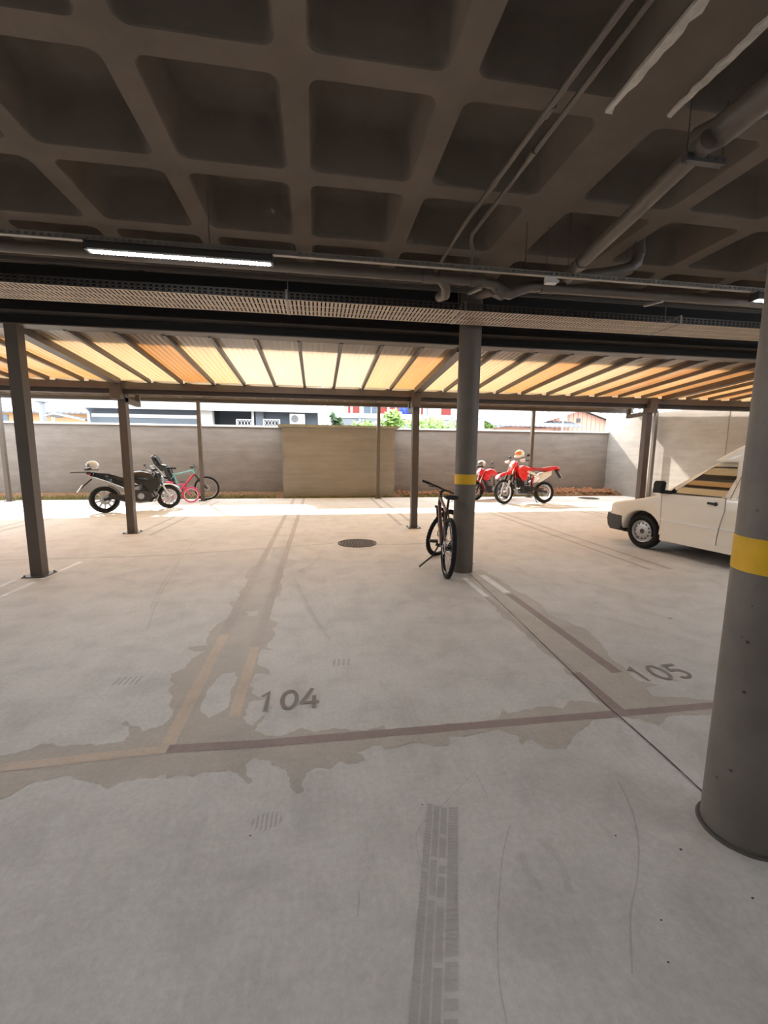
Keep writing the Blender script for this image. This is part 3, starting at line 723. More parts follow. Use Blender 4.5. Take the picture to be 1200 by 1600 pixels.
# pipes
def pipe(label, path, r, mt='pvc', fits=(), n=16, cat='pipe', name='drain_pipe'):
    t = thing(name, label, cat, (0, 0, 0)); mb = MB(); mb.tube(path, r, n); mb.build('run', mt, t, 40)
    for a, b, rr in fits:
        mb = MB(); mb.cyl(a, b, rr, n=n); mb.build('socket', mt, t, 40)
    return t
pipe('grey drain pipe running along the ceiling behind the LED channel, left run', [(-9, 3.98, 3.10), (-3, 3.98, 3.10), (1.02, 3.98, 3.10), (1.12, 3.98, 3.09), (1.18, 4.02, 3.04), (1.2, 4.1, 3.0), (1.2, 4.3, 2.99+.06)], .045,
     fits=[((.95, 3.98, 3.10), (1.05, 3.98, 3.10), .052), ((-2.6, 3.98, 3.10), (-2.45, 3.98, 3.10), .05)])
pipe('grey drain pipe running along the ceiling behind the LED channel, right run', [(1.1, 3.98, 3.10), (1.5, 3.98, 3.10), (1.62, 3.98, 3.08), (1.70, 3.99, 3.02), (1.78, 3.98, 3.0), (1.86, 3.98, 3.04), (1.98, 3.98, 3.08), (2.1, 3.98, 3.085), (9, 3.98, 3.085)], .047,
     fits=[((1.40, 3.98, 3.10), (1.52, 3.98, 3.10), .055), ((2.08, 3.98, 3.085), (2.2, 3.98, 3.085), .055), ((1.66, 3.99, 3.04), (1.73, 3.99, 3.0), .056)])
pipe('grey pipe branching down from the elbow towards the far column', [(1.74, 4.06, 3.02), (1.72, 4.25, 3.12), (1.71, 4.55, 3.19)], .05)
pipe('thin dark conduit crossing behind the drain pipe, upper of two', [(-9, 4.75, 3.32), (9, 4.85, 3.32)], .013, 'pvc_dark', n=8, cat='conduit', name='conduit')
pipe('thin dark conduit crossing behind the drain pipe, lower of two', [(-9, 4.62, 3.25), (9, 4.72, 3.25)], .013, 'pvc_dark', n=8, cat='conduit', name='conduit')
pipe('left one of two conduits running back along the ceiling towards the column', [(1.27, -3, 3.44), (1.25, 1.76, 3.44-.10), (1.205, 3.6, 3.38), (1.2, 4.6, 3.36)], .017, n=10, cat='conduit', name='conduit',
     fits=[((1.243, 2.35, 3.354), (1.241, 2.43, 3.357), .022), ((1.222, 3.0, 3.37), (1.220, 3.08, 3.37), .022)])
pipe('right one of two conduits running back along the ceiling, elbowing down', [(1.37, -3, 3.44), (1.35, 1.74, 3.36), (1.312, 3.6, 3.36), (1.306, 3.72, 3.355), (1.32, 3.78, 3.33), (1.35, 3.82, 3.28), (1.36, 3.86, 3.2), (1.36, 3.9, 3.14)], .015, n=10, cat='conduit', name='conduit',
     fits=[((1.326, 2.7, 3.36), (1.324, 2.78, 3.36), .020)])
pipe('thick grey drain pipe at the upper right corner of the ceiling', [(2.28, -2, 3.40), (2.28, .5, 3.38), (2.24, 1.6, 3.34), (2.20, 2.3, 3.30), (2.18, 2.42, 3.32)], .078,
     fits=[((2.235, 1.72, 3.335), (2.225, 1.85, 3.33), .092)])
pipe('grey drain pipe running back from the perforated strut on the right', [(2.12, 2.28, 3.24), (2.2, 3.0, 3.2), (2.26, 3.7, 3.16), (2.27, 3.85, 3.13)], .052,
     fits=[((2.25, 3.6, 3.165), (2.262, 3.72, 3.158), .06)])
pipe('grey pipe dropping from a coffer and bending left on the right side', [(3.02, 3.95, 3.75), (3.02, 3.93, 3.42), (3.0, 3.92, 3.34), (2.93, 3.92, 3.28), (2.8, 3.92, 3.24), (2.3, 3.95, 3.15)], .055,
     fits=[((3.02, 3.93, 3.40), (3.02, 3.94, 3.48), .062)])
t = thing('support_strut', 'short perforated metal strut holding the drain pipe on the right', 'strut', (2.15, 2.36, 3.19))
MB().box(-.10, .15, -.02, .02, -.02, .02).build('rail', 'galv_dark', t, 0)
for i in range(5): mb = MB(); mb.cyl((-.07+i*.05, -.021, 0), (-.07+i*.05, -.019, 0), .008, n=8); mb.build('hole', 'lamp_body', t)
for x in (-.09, .14): mb = MB(); mb.tube([(x, 0, -.03), (x, 0, .31)], .004, 6); mb.build('rod', 'galv_dark', t)
for x, y, q in ((2.02, 3.75, 'left of'), (2.22, 3.75, 'right of'), (2.95, 3.86, 'far right of')):
    mb = MB(); mb.tube([(x, y+.02, 3.15), (x, y+.02, ZC+DEP-.005)], .004, 6); tag(mb.build('hanger_rod', 'galv_dark', None), 'thin hanger rod dropping from a coffer %s the white junction box' % q, 'rod')
t = thing('junction_box', 'small white junction box on the LED channel right of the column', 'junction box', (2.02, 3.69, 3.03))
mb = MB(); mb.pillow([(-.05, -.028), (.05, -.028), (.05, .028), (-.05, .028)], .03, .12); mb.build('housing', 'white_plastic', t, 40)
mb = MB(); mb.cyl((.05, 0, 0), (.075, 0, 0), .012, n=10); mb.build('gland', 'white_plastic', t)
for x, q in ((1.44, 'left of'), (3.3, 'right of')):
    mb = MB(); mb.bar((x+.05, 3.96, 3.03), (x-.0, 4.14, 3.04), .035, .02); tag(mb.build('strut_bracket', 'galv', None, 0), 'pale strut bracket under the drain pipe %s the junction box' % q, 'bracket')

# ================================================================== VEHICLES
def xf(mb, mt):
    mb.v = [mt @ p for p in mb.v]; return mb
I4 = Matrix.Identity(4)
def wheel(par, c, Ro, tr, tw, rim_mt, spokes=0, cast=0, disc=0, T=I4, name='wheel', hubw=.05, tyre='rubber', rimd=.012, hub='alu'):
    """tyre is the part; rim, hub, spokes and brake disc are its sub-parts"""
    mb = MB(); mb.torus(c, Ro-tr, tr, tw, 40, 10)
    nk = 44
    for i in range(nk):                                   # tread blocks
        a = 2*math.pi*i/nk; d = Vector((math.cos(a), 0, math.sin(a))); e = Vector((-math.sin(a), 0, math.cos(a)))
        p = Vector(c)+d*(Ro-.002); mb.bar(p-e*.010+Vector((0, -tw*.55, 0)), p+e*.010+Vector((0, tw*.55, 0)), .012, .008, d)
    o = xf(mb, T).build(name, tyre, par, 50)
    ri = Ro-2*tr
    mb = MB(); mb.torus(c, ri-rimd*.3, rimd, tw*.62, 40, 8); xf(mb, T).build('rim', rim_mt, o, 50)
    cv = Vector(c)
    mb = MB(); mb.cyl(cv-Vector((0, hubw, 0)), cv+Vector((0, hubw, 0)), .02 if spokes else .035, n=14); xf(mb, T).build('hub', hub, o)
    if spokes:
        mb = MB()
        for i in range(spokes):
            a = 2*math.pi*i/spokes; b = a+(.5 if i % 2 else -.5); s_ = 1 if (i//2) % 2 else -1
            mb.tube([cv+Vector((.022*math.cos(b), s_*hubw*.8, .022*math.sin(b))), cv+Vector((ri*math.cos(a), 0, ri*math.sin(a)))], .0016, 4)
        s = xf(mb, T).build('spokes', 'alu', o); s['kind'] = 'stuff'
    for i in range(cast):
        a = 2*math.pi*i/cast+.3; d = Vector((math.cos(a), 0, math.sin(a)))
        mb = MB(); mb.bar(cv+d*.03, cv+d*(ri), .03, .035, (0, 1, 0)); xf(mb, T).build('rim_spoke', rim_mt, o, 0)
    if disc:
        mb = MB(); mb.torus((c[0], c[1]+(hubw+.01)*(1 if disc > 0 else -1), c[2]), abs(disc)*.82, abs(disc)*.18, .003, 32, 6); xf(mb, T).build('brake_disc', 'alu', o)
    return o
def part(par, name, mt, fn, T=I4, sm=40):
    mb = MB(); fn(mb); return xf(mb, T).build(name, mt, par, sm)
def helmet(label, loc, rz, shell, visor, lower=None, scale=1., rot=None):
    t = thing('helmet', label, 'helmet', loc, rz, rot=rot); k = scale
    part(t, 'shell', shell, lambda b: b.sphere((0, 0, .13*k), .15*k, .125*k, .135*k, 20, 12, 0, 2.25))
    part(t, 'rim', 'black_matte', lambda b: b.torus((0, 0, 0), .10*k, .012*k, .012*k, 24, 6), Matrix.Translation((0, 0, .042*k)) @ Matrix.Scale(1.17, 4, (1, 0, 0)) @ Matrix.Rotation(R(90), 4, 'X'))
    part(t, 'chin_bar', lower or shell, lambda b: b.tube([(.02*k, .118*k, .07*k), (.10*k, .09*k, .055*k), (.15*k, .0, .05*k), (.10*k, -.09*k, .055*k), (.02*k, -.118*k, .07*k)], .03*k, 8))
    def vis(b):
        n, m_ = 12, 5; v = []
        for i in range(n+1):
            a = lerp(-1.25, 1.25, i/n)
            for j in range(m_+1):
                e = lerp(-.05, .75, j/m_); v.append((.155*k*math.cos(a)*math.cos(e), .13*k*math.sin(a)*math.cos(e), .12*k+.14*k*math.sin(e)))
        b.add(v, [(i*(m_+1)+j, (i+1)*(m_+1)+j, (i+1)*(m_+1)+j+1, i*(m_+1)+j+1) for i in range(n) for j in range(m_)])
    part(t, 'visor', visor, vis)
    return t
def mirror(par, a, b, c, T=I4):
    o = part(par, 'mirror', 'black_matte', lambda m_: m_.sphere(c, .02, .06, .04, 12, 8), T)
    mb = MB(); mb.tube([a, b, c], .006, 6); xf(mb, T).build('mirror_stalk', 'black_matte', o)

# ---- black naked motorcycle (front to the right), seen from its right side
def black_moto(loc, rz, lean):
    t = thing('motorcycle', 'black naked motorcycle with silver front mudguard behind the middle left post', 'motorcycle', loc, rot=(lean, 0, rz))
    xr, xf_ = -.73, .73
    steer = Matrix.Translation((xf_-.12, 0, .31)) @ Matrix.Rotation(R(8), 4, 'Z') @ Matrix.Translation((-xf_+.12, 0, -.31))
    wheel(t, (xr, 0, .325), .325, .055, .085, 'alu', cast=10, disc=-.12, hubw=.09, name='rear_wheel')
    wheel(t, (xf_, 0, .31), .31, .05, .062, 'alu', cast=10, disc=-.16, hubw=.06, T=steer, name='front_wheel')
    part(t, 'front_mudguard', 'silver_paint', lambda b: b.band((xf_, 0, .31), .325, .355, .075, R(18), R(158)), steer)
    for y in (-.095, .095):
        part(t, 'fork_leg', 'silver_paint', lambda b: (b.tube([(xf_-.01, y, .30), (xf_-.17, y, .62)], .027, 12)), steer)
        part(t, 'fork_tube', 'black_gloss', lambda b: b.tube([(xf_-.17, y, .62), (xf_-.33, y, .95)], .022, 12), steer)
    part(t, 'headlight', 'headlight', lambda b: b.pillow([(.50, .70), (.60, .68), (.64, .76), (.60, .86), (.50, .88)], .09, .3), steer)
    part(t, 'headlight_shroud', 'black_gloss', lambda b: b.pillow([(.40, .70), (.56, .66), (.55, .90), (.50, .96), (.40, .92)], .11, .25), steer)
    part(t, 'windscreen', 'clear_glass', lambda b: b.add([(x+.0, y, z) for x, z in ((.60, .84), (.50, .98), (.38, 1.13)) for y in (-.14, -.05, .05, .14)],
         [(r*4+c, r*4+c+1, r*4+c+5, r*4+c+4) for r in (0, 1) for c in range(3)]), steer)
    part(t, 'windscreen_edge', 'silver_paint', lambda b: b.tube([(.61, -.14, .84), (.50, -.145, .99), (.38, -.14, 1.135), (.38, .14, 1.135), (.50, .145, .99), (.61, .14, .84)], .008, 6), steer)
    part(t, 'handlebar', 'black_matte', lambda b: b.tube([(.28, -.40, 1.02), (.34, -.25, 1.03), (.38, -.08, .98), (.38, .08, .98), (.34, .25, 1.03), (.28, .40, 1.02)], .013, 8), steer)
    for y in (-.36, .36):
        part(t, 'grip', 'rubber', lambda b: b.cyl((.265, y*1.13, 1.02), (.30, y*.9, 1.02), .018, n=10), steer)
        mirror(t, (.33, y*.75, 1.03), (.34, y*.85, 1.10), (.33, y, 1.17), steer)
    part(t, 'instrument', 'black_matte', lambda b: b.pillow([(.38, .98), (.48, 1.0), (.44, 1.07), (.36, 1.05)], .08, .2), steer)
    part(t, 'fuel_tank', 'black_gloss', lambda b: b.pillow([(-.20, .74), (-.18, .90), (-.08, .985), (.08, 1.01), (.24, .975), (.36, .90), (.46, .79), (.48, .66), (.30, .58), (.02, .64)], .18, .30, steps=10))
    for y in (-.13, .13): part(t, 'tank_shroud', 'black_matte', lambda b: b.pillow([(.04, .74), (.42, .84), (.54, .70), (.46, .54), (.24, .44), (.12, .58)], .06, .3, y))
    part(t, 'rider_seat', 'black_matte', lambda b: b.pillow([(-.64, .84), (-.52, .80), (-.35, .72), (-.14, .72), (-.13, .87), (-.33, .85), (-.50, .92), (-.62, .96)], .14, .25))
    part(t, 'pillion_seat', 'black_matte', lambda b: b.pillow([(-.95, .95), (-.62, .85), (-.56, .90), (-.62, .955), (-.94, 1.0)], .11, .25))
    part(t, 'tail_cowl', 'black_gloss', lambda b: b.pillow([(-1.0, .90), (-.60, .74), (-.30, .58), (-.16, .62), (-.16, .78), (-.60, .90), (-.98, 1.0)], .11, .22))
    part(t, 'tail_light', 'red_lens', lambda b: b.pillow([(-1.03, .93), (-.95, .89), (-.93, .95), (-1.02, .975)], .06, .2))
    part(t, 'rear_rack', 'black_matte', lambda b: (b.box(-1.36, -.98, -.11, .11, .985, 1.005), b.box(-1.05, -.9, -.05, .05, .95, .99)), sm=0)
    part(t, 'plate_hanger', 'black_matte', lambda b: b.bar((-.95, 0, .84), (-1.19, 0, .62), .06, .03))
    pp = part(t, 'number_plate', 'plate', lambda b: b.bar((-1.15, 0, .70), (-1.27, 0, .53), .19, .006), sm=0)
    part(t, 'rear_hugger', 'black_matte', lambda b: b.band((xr, 0, .325), .345, .36, .08, R(10), R(75)))
    for y in (-.11, .11): part(t, 'swingarm', 'engine', lambda b: b.bar((xr-.03, y, .325), (-.12, y, .42), .035, .07))
    part(t, 'engine', 'engine', lambda b: (b.pillow([(-.20, .24), (.22, .20), (.32, .36), (.24, .50), (-.18, .54)], .17, .15), b.pillow([(.02, .42), (.30, .38), (.38, .66), (.08, .68)], .13, .12)))
    for i in range(5): part(t, 'cooling_fin', 'black_matte', lambda b: b.box(.11+.013*i, .34+.013*i, -.13, .13, .44+i*.035, .45+i*.035), sm=0)
    for y in (-.165, .165): part(t, 'engine_cover', 'alu', lambda b: b.cyl((.03, y, .36), (.03, y*1.12, .36), .085, .07, 20))
    part(t, 'radiator', 'black_matte', lambda b: b.box(.40, .44, -.15, .15, .46, .70), sm=0)
    part(t, 'bash_pan', 'black_gloss', lambda b: b.pillow([(-.10, .20), (.30, .18), (.42, .36), (.34, .34), (-.05, .28)], .13, .2))
    part(t, 'frame', 'black_gloss', lambda b: [b.tube([(.44, y*.4, .86), (.20, y, .70), (-.12, y, .60), (-.16, y, .36)], .025, 8) for y in (-.14, .14)] + [b.tube([(-.1, y, .62), (-.55, y, .80)], .018, 8) for y in (-.1, .1)])
    part(t, 'header_pipe', 'alu', lambda b: b.tube([(.36, -.05, .50), (.46, -.08, .36), (.38, -.1, .22), (0, -.12, .20), (-.25, -.14, .26)], .022, 10))
    part(t, 'muffler', 'black_matte', lambda b: b.tube([(-.22, -.15, .26), (-.30, -.16, .29), (-.62, -.19, .42), (-.66, -.19, .435)], [.03, .06, .065, .045], 14))
    part(t, 'shock_absorber', 'alu', lambda b: b.tube([(-.2, 0, .42), (-.32, 0, .70)], .03, 10))
    part(t, 'footpeg', 'alu', lambda b: b.cyl((-.18, -.15, .34), (-.18, -.27, .34), .012, n=8))
    part(t, 'side_stand', 'black_matte', lambda b: b.tube([(-.05, .14, .24), (-.12, .30, -.005)], .012, 8))
    return t
black_moto((-4.52, 11.72, 0), R(33), R(-5))
helmet('grey dome-topped black helmet resting on the tail of the black motorcycle', (-5.30, 11.22, 1.015), R(200), 'silver_paint', 'smoke_glass', 'black_matte', .95)

# ---- red and white trail motorcycle
def trail_moto(loc, rz, lean):
    t = thing('motorcycle', 'red and white trail motorcycle with high mudguard, parked before the back wall', 'motorcycle', loc, rot=(lean, 0, rz))
    xr, xf_ = -.69, .69
    steer = Matrix.Translation((xf_-.15, 0, 0)) @ Matrix.Rotation(R(14), 4, 'Z') @ Matrix.Translation((-xf_+.15, 0, 0))
    wheel(t, (xr, 0, .325), .325, .048, .058, 'silver_paint', spokes=28, disc=.11, hubw=.07, name='rear_wheel')
    wheel(t, (xf_, 0, .36), .36, .04, .048, 'silver_paint', spokes=28, disc=.13, hubw=.05, T=steer, name='front_wheel')
    part(t, 'front_mudguard', 'red_bright', lambda b: b.prism([(.97, .73), (.90, .80), (.70, .86), (.40, .90), (.36, .96), (.62, .935), (.84, .88), (.94, .81)], -.06, .06), steer)
    part(t, 'headlight_mask', 'red_bright', lambda b: b.pillow([(.30, .92), (.42, .98), (.38, 1.16), (.28, 1.28), (.18, 1.26), (.20, 1.0)], .12, .28), steer)
    part(t, 'headlight', 'headlight', lambda b: b.sphere((.40, 0, 1.10), .03, .08, .07, 14, 8), steer)
    for y in (-.10, .10):
        part(t, 'fork_leg', 'silver_paint', lambda b: b.tube([(xf_, y, .35), (xf_-.16, y, .70)], .030, 12), steer)
        part(t, 'fork_tube', 'chrome', lambda b: b.tube([(xf_-.16, y, .70), (xf_-.42, y, 1.24)], .022, 12), steer)
        part(t, 'fork_gaiter', 'black_matte', lambda b: b.tube([(xf_-.15, y, .68), (xf_-.24, y, .86)], .034, 12), steer)
    part(t, 'handlebar', 'black_matte', lambda b: b.tube([(.10, -.40, 1.26), (.16, -.24, 1.28), (.22, -.08, 1.22), (.22, .08, 1.22), (.16, .24, 1.28), (.10, .40, 1.26)], .012, 8), steer)
    for y in (-.36, .36):
        part(t, 'grip', 'rubber', lambda b: b.cyl((.09, y*1.14, 1.26), (.12, y*.9, 1.265), .018, n=10), steer)
        part(t, 'hand_guard', 'white_gloss', lambda b: b.pillow([(.20, 1.22), (.27, 1.24), (.27, 1.31), (.20, 1.32)], .07, .2, y*.85), steer)
        mirror(t, (.13, y*.8, 1.27), (.11, y*.85, 1.36), (.06, y, 1.42), steer)
    part(t, 'fuel_tank', 'red_bright', lambda b: b.pillow([(.20, 1.10), (.06, 1.14), (-.10, 1.10), (-.28, 1.0), (-.20, .88), (.10, .84), (.18, .92)], .13, .3))
    for y in (-.13, .13):
        part(t, 'radiator_shroud', 'red_bright', lambda b: b.pillow([(.28, 1.04), (.16, 1.08), (-.16, .98), (-.06, .90), (-.02, .70), (.10, .66), (.22, .82)], .05, .25, y))
        part(t, 'shroud_flash', 'white_gloss', lambda b: b.pillow([(-.02, .98), (-.24, .92), (-.46, .76), (-.44, .73), (-.20, .86), (.02, .93)], .03, .2, y*1.22))
        part(t, 'side_panel', 'white_gloss', lambda b: b.pillow([(-.36, .62), (-.46, .62), (-.70, .74), (-.86, .84), (-.88, .97), (-.60, .92), (-.44, .80)], .04, .25, y*.9))
        part(t, 'swingarm', 'engine', lambda b: b.bar((xr-.04, y*.75, .325), (-.14, y*.75, .44), .03, .06))
    part(t, 'seat', 'red_seat', lambda b: b.pillow([(-.12, 1.02), (-.30, .98), (-.60, .98), (-1.0, 1.04), (-1.16, 1.07), (-1.17, 1.12), (-.95, 1.11), (-.60, 1.06), (-.30, 1.05), (-.14, 1.09)], .11, .22))
    part(t, 'rear_mudguard', 'red_bright', lambda b: b.pillow([(-.70, .93), (-1.05, 1.0), (-1.20, 1.06), (-1.20, 1.09), (-.90, 1.05), (-.6, .98)], .09, .2))
    part(t, 'tail_light', 'red_lens', lambda b: b.pillow([(-1.22, .98), (-1.14, .96), (-1.12, 1.03), (-1.20, 1.04)], .05, .2))
    part(t, 'plate_hanger', 'black_matte', lambda b: b.bar((-1.10, 0, 1.0), (-1.26, 0, .76), .10, .03))
    part(t, 'number_plate', 'plate', lambda b: b.bar((-1.17, 0, .92), (-1.275, 0, .77), .18, .005), sm=0)
    part(t, 'engine', 'engine', lambda b: (b.pillow([(-.20, .32), (.14, .30), (.20, .44), (.12, .54), (-.18, .54)], .14, .15), b.pillow([(.02, .52), (.16, .48), (.22, .76), (.06, .80)], .10, .12)))
    for i in range(5): part(t, 'cooling_fin', 'black_matte', lambda b: b.box(.01+.012*i, .20+.01*i, -.115, .115, .54+i*.035, .55+i*.035), sm=0)
    for y in (-.145, .145): part(t, 'engine_cover', 'black_matte', lambda b: b.cyl((-.02, y, .42), (-.02, y*1.15, .42), .09, .075, 20))
    part(t, 'skid_plate', 'alu', lambda b: b.pillow([(-.15, .28), (.20, .26), (.30, .44), (.24, .42), (.15, .32)], .10, .15))
    part(t, 'frame', 'black_gloss', lambda b: [b.tube([(.26, y*.3, 1.02), (.28, y, .62), (.22, y, .32), (-.2, y, .28), (-.22, y, .52), (-.16, y, .92), (.22, y*.3, 1.10)], .018, 8) for y in (-.10, .10)] + [b.tube([(-.18, y, .88), (-.95, y*.8, 1.0)], .014, 8) for y in (-.09, .09)])
    part(t, 'header_pipe', 'engine', lambda b: b.tube([(.17, -.03, .66), (.30, -.08, .58), (.26, -.14, .42), (-.05, -.16, .50), (-.30, -.16, .62)], .02, 10))
    part(t, 'muffler', 'alu', lambda b: b.tube([(-.30, -.17, .62), (-.40, -.18, .68), (-.85, -.2, .86), (-.90, -.2, .88)], [.03, .05, .055, .04], 14))
    part(t, 'shock_absorber', 'red_gloss', lambda b: b.tube([(-.22, 0, .46), (-.34, 0, .80)], .035, 10))
    part(t, 'side_stand', 'black_matte', lambda b: b.tube([(-.22, .12, .34), (-.28, .27, .0)], .012, 8))
    part(t, 'chain_guard', 'black_matte', lambda b: b.bar((-.62, .09, .42), (-.2, .09, .48), .02, .03))
    return t
trail_moto((6.31, 12.36, 0), R(186), R(6)).scale = (1.04, 1.04, 1.03)
helmet('white helmet with brown visor hung on the trail motorcycle handlebar', (6.06, 12.30, 1.38), R(190), 'white_gloss', 'orange_lens', 'white_gloss', 1.0)

# ---- red street motorcycle half hidden by the far column
def street_moto(loc, rz, lean):
    t = thing('motorcycle', 'glossy red street motorcycle partly hidden by the far column', 'motorcycle', loc, rot=(lean, 0, rz))
    xr, xf_ = -.66, .66
    wheel(t, (xr, 0, .31), .31, .045, .055, 'black_gloss', cast=5, hubw=.07, name='rear_wheel')
    wheel(t, (xf_, 0, .31), .31, .042, .05, 'black_gloss', cast=5, disc=.13, hubw=.05, name='front_wheel')
    part(t, 'front_mudguard', 'red_gloss', lambda b: b.band((xf_, 0, .31), .325, .35, .07, R(25), R(190)))
    for y in (-.09, .09):
        part(t, 'fork_leg', 'black_matte', lambda b: b.tube([(xf_, y, .30), (xf_-.12, y, .56)], .026, 12))
        part(t, 'fork_tube', 'chrome', lambda b: b.tube([(xf_-.12, y, .56), (xf_-.32, y, .98)], .02, 12))
    part(t, 'headlight_fairing', 'red_gloss', lambda b: b.pillow([(.42, .78), (.54, .80), (.56, .92), (.46, 1.04), (.36, 1.02), (.36, .84)], .12, .3))
    part(t, 'headlight', 'headlight', lambda b: b.sphere((.53, 0, .88), .05, .09, .08, 14, 8))
    part(t, 'handlebar', 'black_matte', lambda b: b.tube([(.20, -.37, 1.05), (.28, -.22, 1.06), (.33, -.08, 1.0), (.33, .08, 1.0), (.28, .22, 1.06), (.20, .37, 1.05)], .012, 8))
    for y in (-.33, .33):
        part(t, 'grip', 'rubber', lambda b: b.cyl((.19, y*1.13, 1.05), (.22, y*.9, 1.055), .018, n=10))
        mirror(t, (.25, y*.8, 1.06), (.26, y*.9, 1.14), (.24, y*1.1, 1.20))
    part(t, 'fuel_tank', 'red_gloss', lambda b: b.pillow([(.34, .82), (.30, .96), (.14, 1.03), (-.04, 1.0), (-.18, .90), (-.20, .80), (.06, .74), (.28, .74)], .16, .3, steps=8))
    for y in (-.13, .13): part(t, 'tank_shroud', 'red_gloss', lambda b: b.pillow([(.34, .86), (.14, .80), (.18, .66), (.36, .62), (.44, .74)], .04, .25, y))
    part(t, 'seat', 'black_matte', lambda b: b.pillow([(-.16, .82), (-.40, .78), (-.62, .84), (-.92, .90), (-.90, .96), (-.62, .92), (-.40, .86), (-.18, .90)], .12, .25))
    part(t, 'tail_cowl', 'red_gloss', lambda b: b.pillow([(-.24, .74), (-.60, .76), (-1.0, .88), (-.98, .93), (-.60, .86), (-.26, .80)], .10, .25))
    part(t, 'tail_light', 'red_lens', lambda b: b.pillow([(-1.04, .87), (-.97, .85), (-.96, .92), (-1.03, .93)], .05, .2))
    part(t, 'plate_hanger', 'black_matte', lambda b: b.bar((-.94, 0, .86), (-1.06, 0, .62), .12, .02))
    for y in (-.10, .10): part(t, 'swingarm', 'engine', lambda b: b.bar((xr-.04, y, .31), (-.12, y, .38), .03, .05))
    part(t, 'engine', 'engine', lambda b: (b.pillow([(-.16, .26), (.16, .24), (.22, .36), (.14, .46), (-.14, .46)], .14, .15), b.pillow([(.06, .44), (.20, .40), (.28, .66), (.12, .70)], .10, .12)))
    for i in range(5): part(t, 'cooling_fin', 'alu', lambda b: b.box(.05+.012*i, .24+.012*i, -.115, .115, .46+i*.035, .468+i*.035), sm=0)
    for y in (-.145, .145): part(t, 'engine_cover', 'alu', lambda b: b.cyl((0, y, .35), (0, y*1.15, .35), .09, .075, 20))
    part(t, 'frame', 'black_gloss', lambda b: [b.tube([(.34, y*.3, .90), (.34, y, .58), (.24, y, .24), (-.18, y, .24), (-.2, y, .74)], .016, 8) for y in (-.10, .10)])
    part(t, 'muffler', 'chrome', lambda b: b.tube([(.24, -.06, .44), (.32, -.10, .34), (.20, -.14, .24), (-.25, -.16, .26), (-.32, -.17, .27), (-.85, -.19, .36), (-.88, -.19, .365)], [.018, .018, .018, .02, .045, .05, .03], 12))
    for y in (-.13, .13): part(t, 'shock_absorber', 'chrome', lambda b: b.tube([(-.58, y, .36), (-.46, y, .74)], .022, 10))
    part(t, 'side_stand', 'black_matte', lambda b: b.tube([(-.12, .12, .26), (-.16, .26, 0)], .012, 8))
    return t
street_moto((5.74, 13.5, 0), R(196), R(5))
helmet('silver helmet resting on the headlight of the red street motorcycle', (5.27, 13.33, 1.05), R(196), 'silver_paint', 'smoke_glass', 'black_matte', .95)

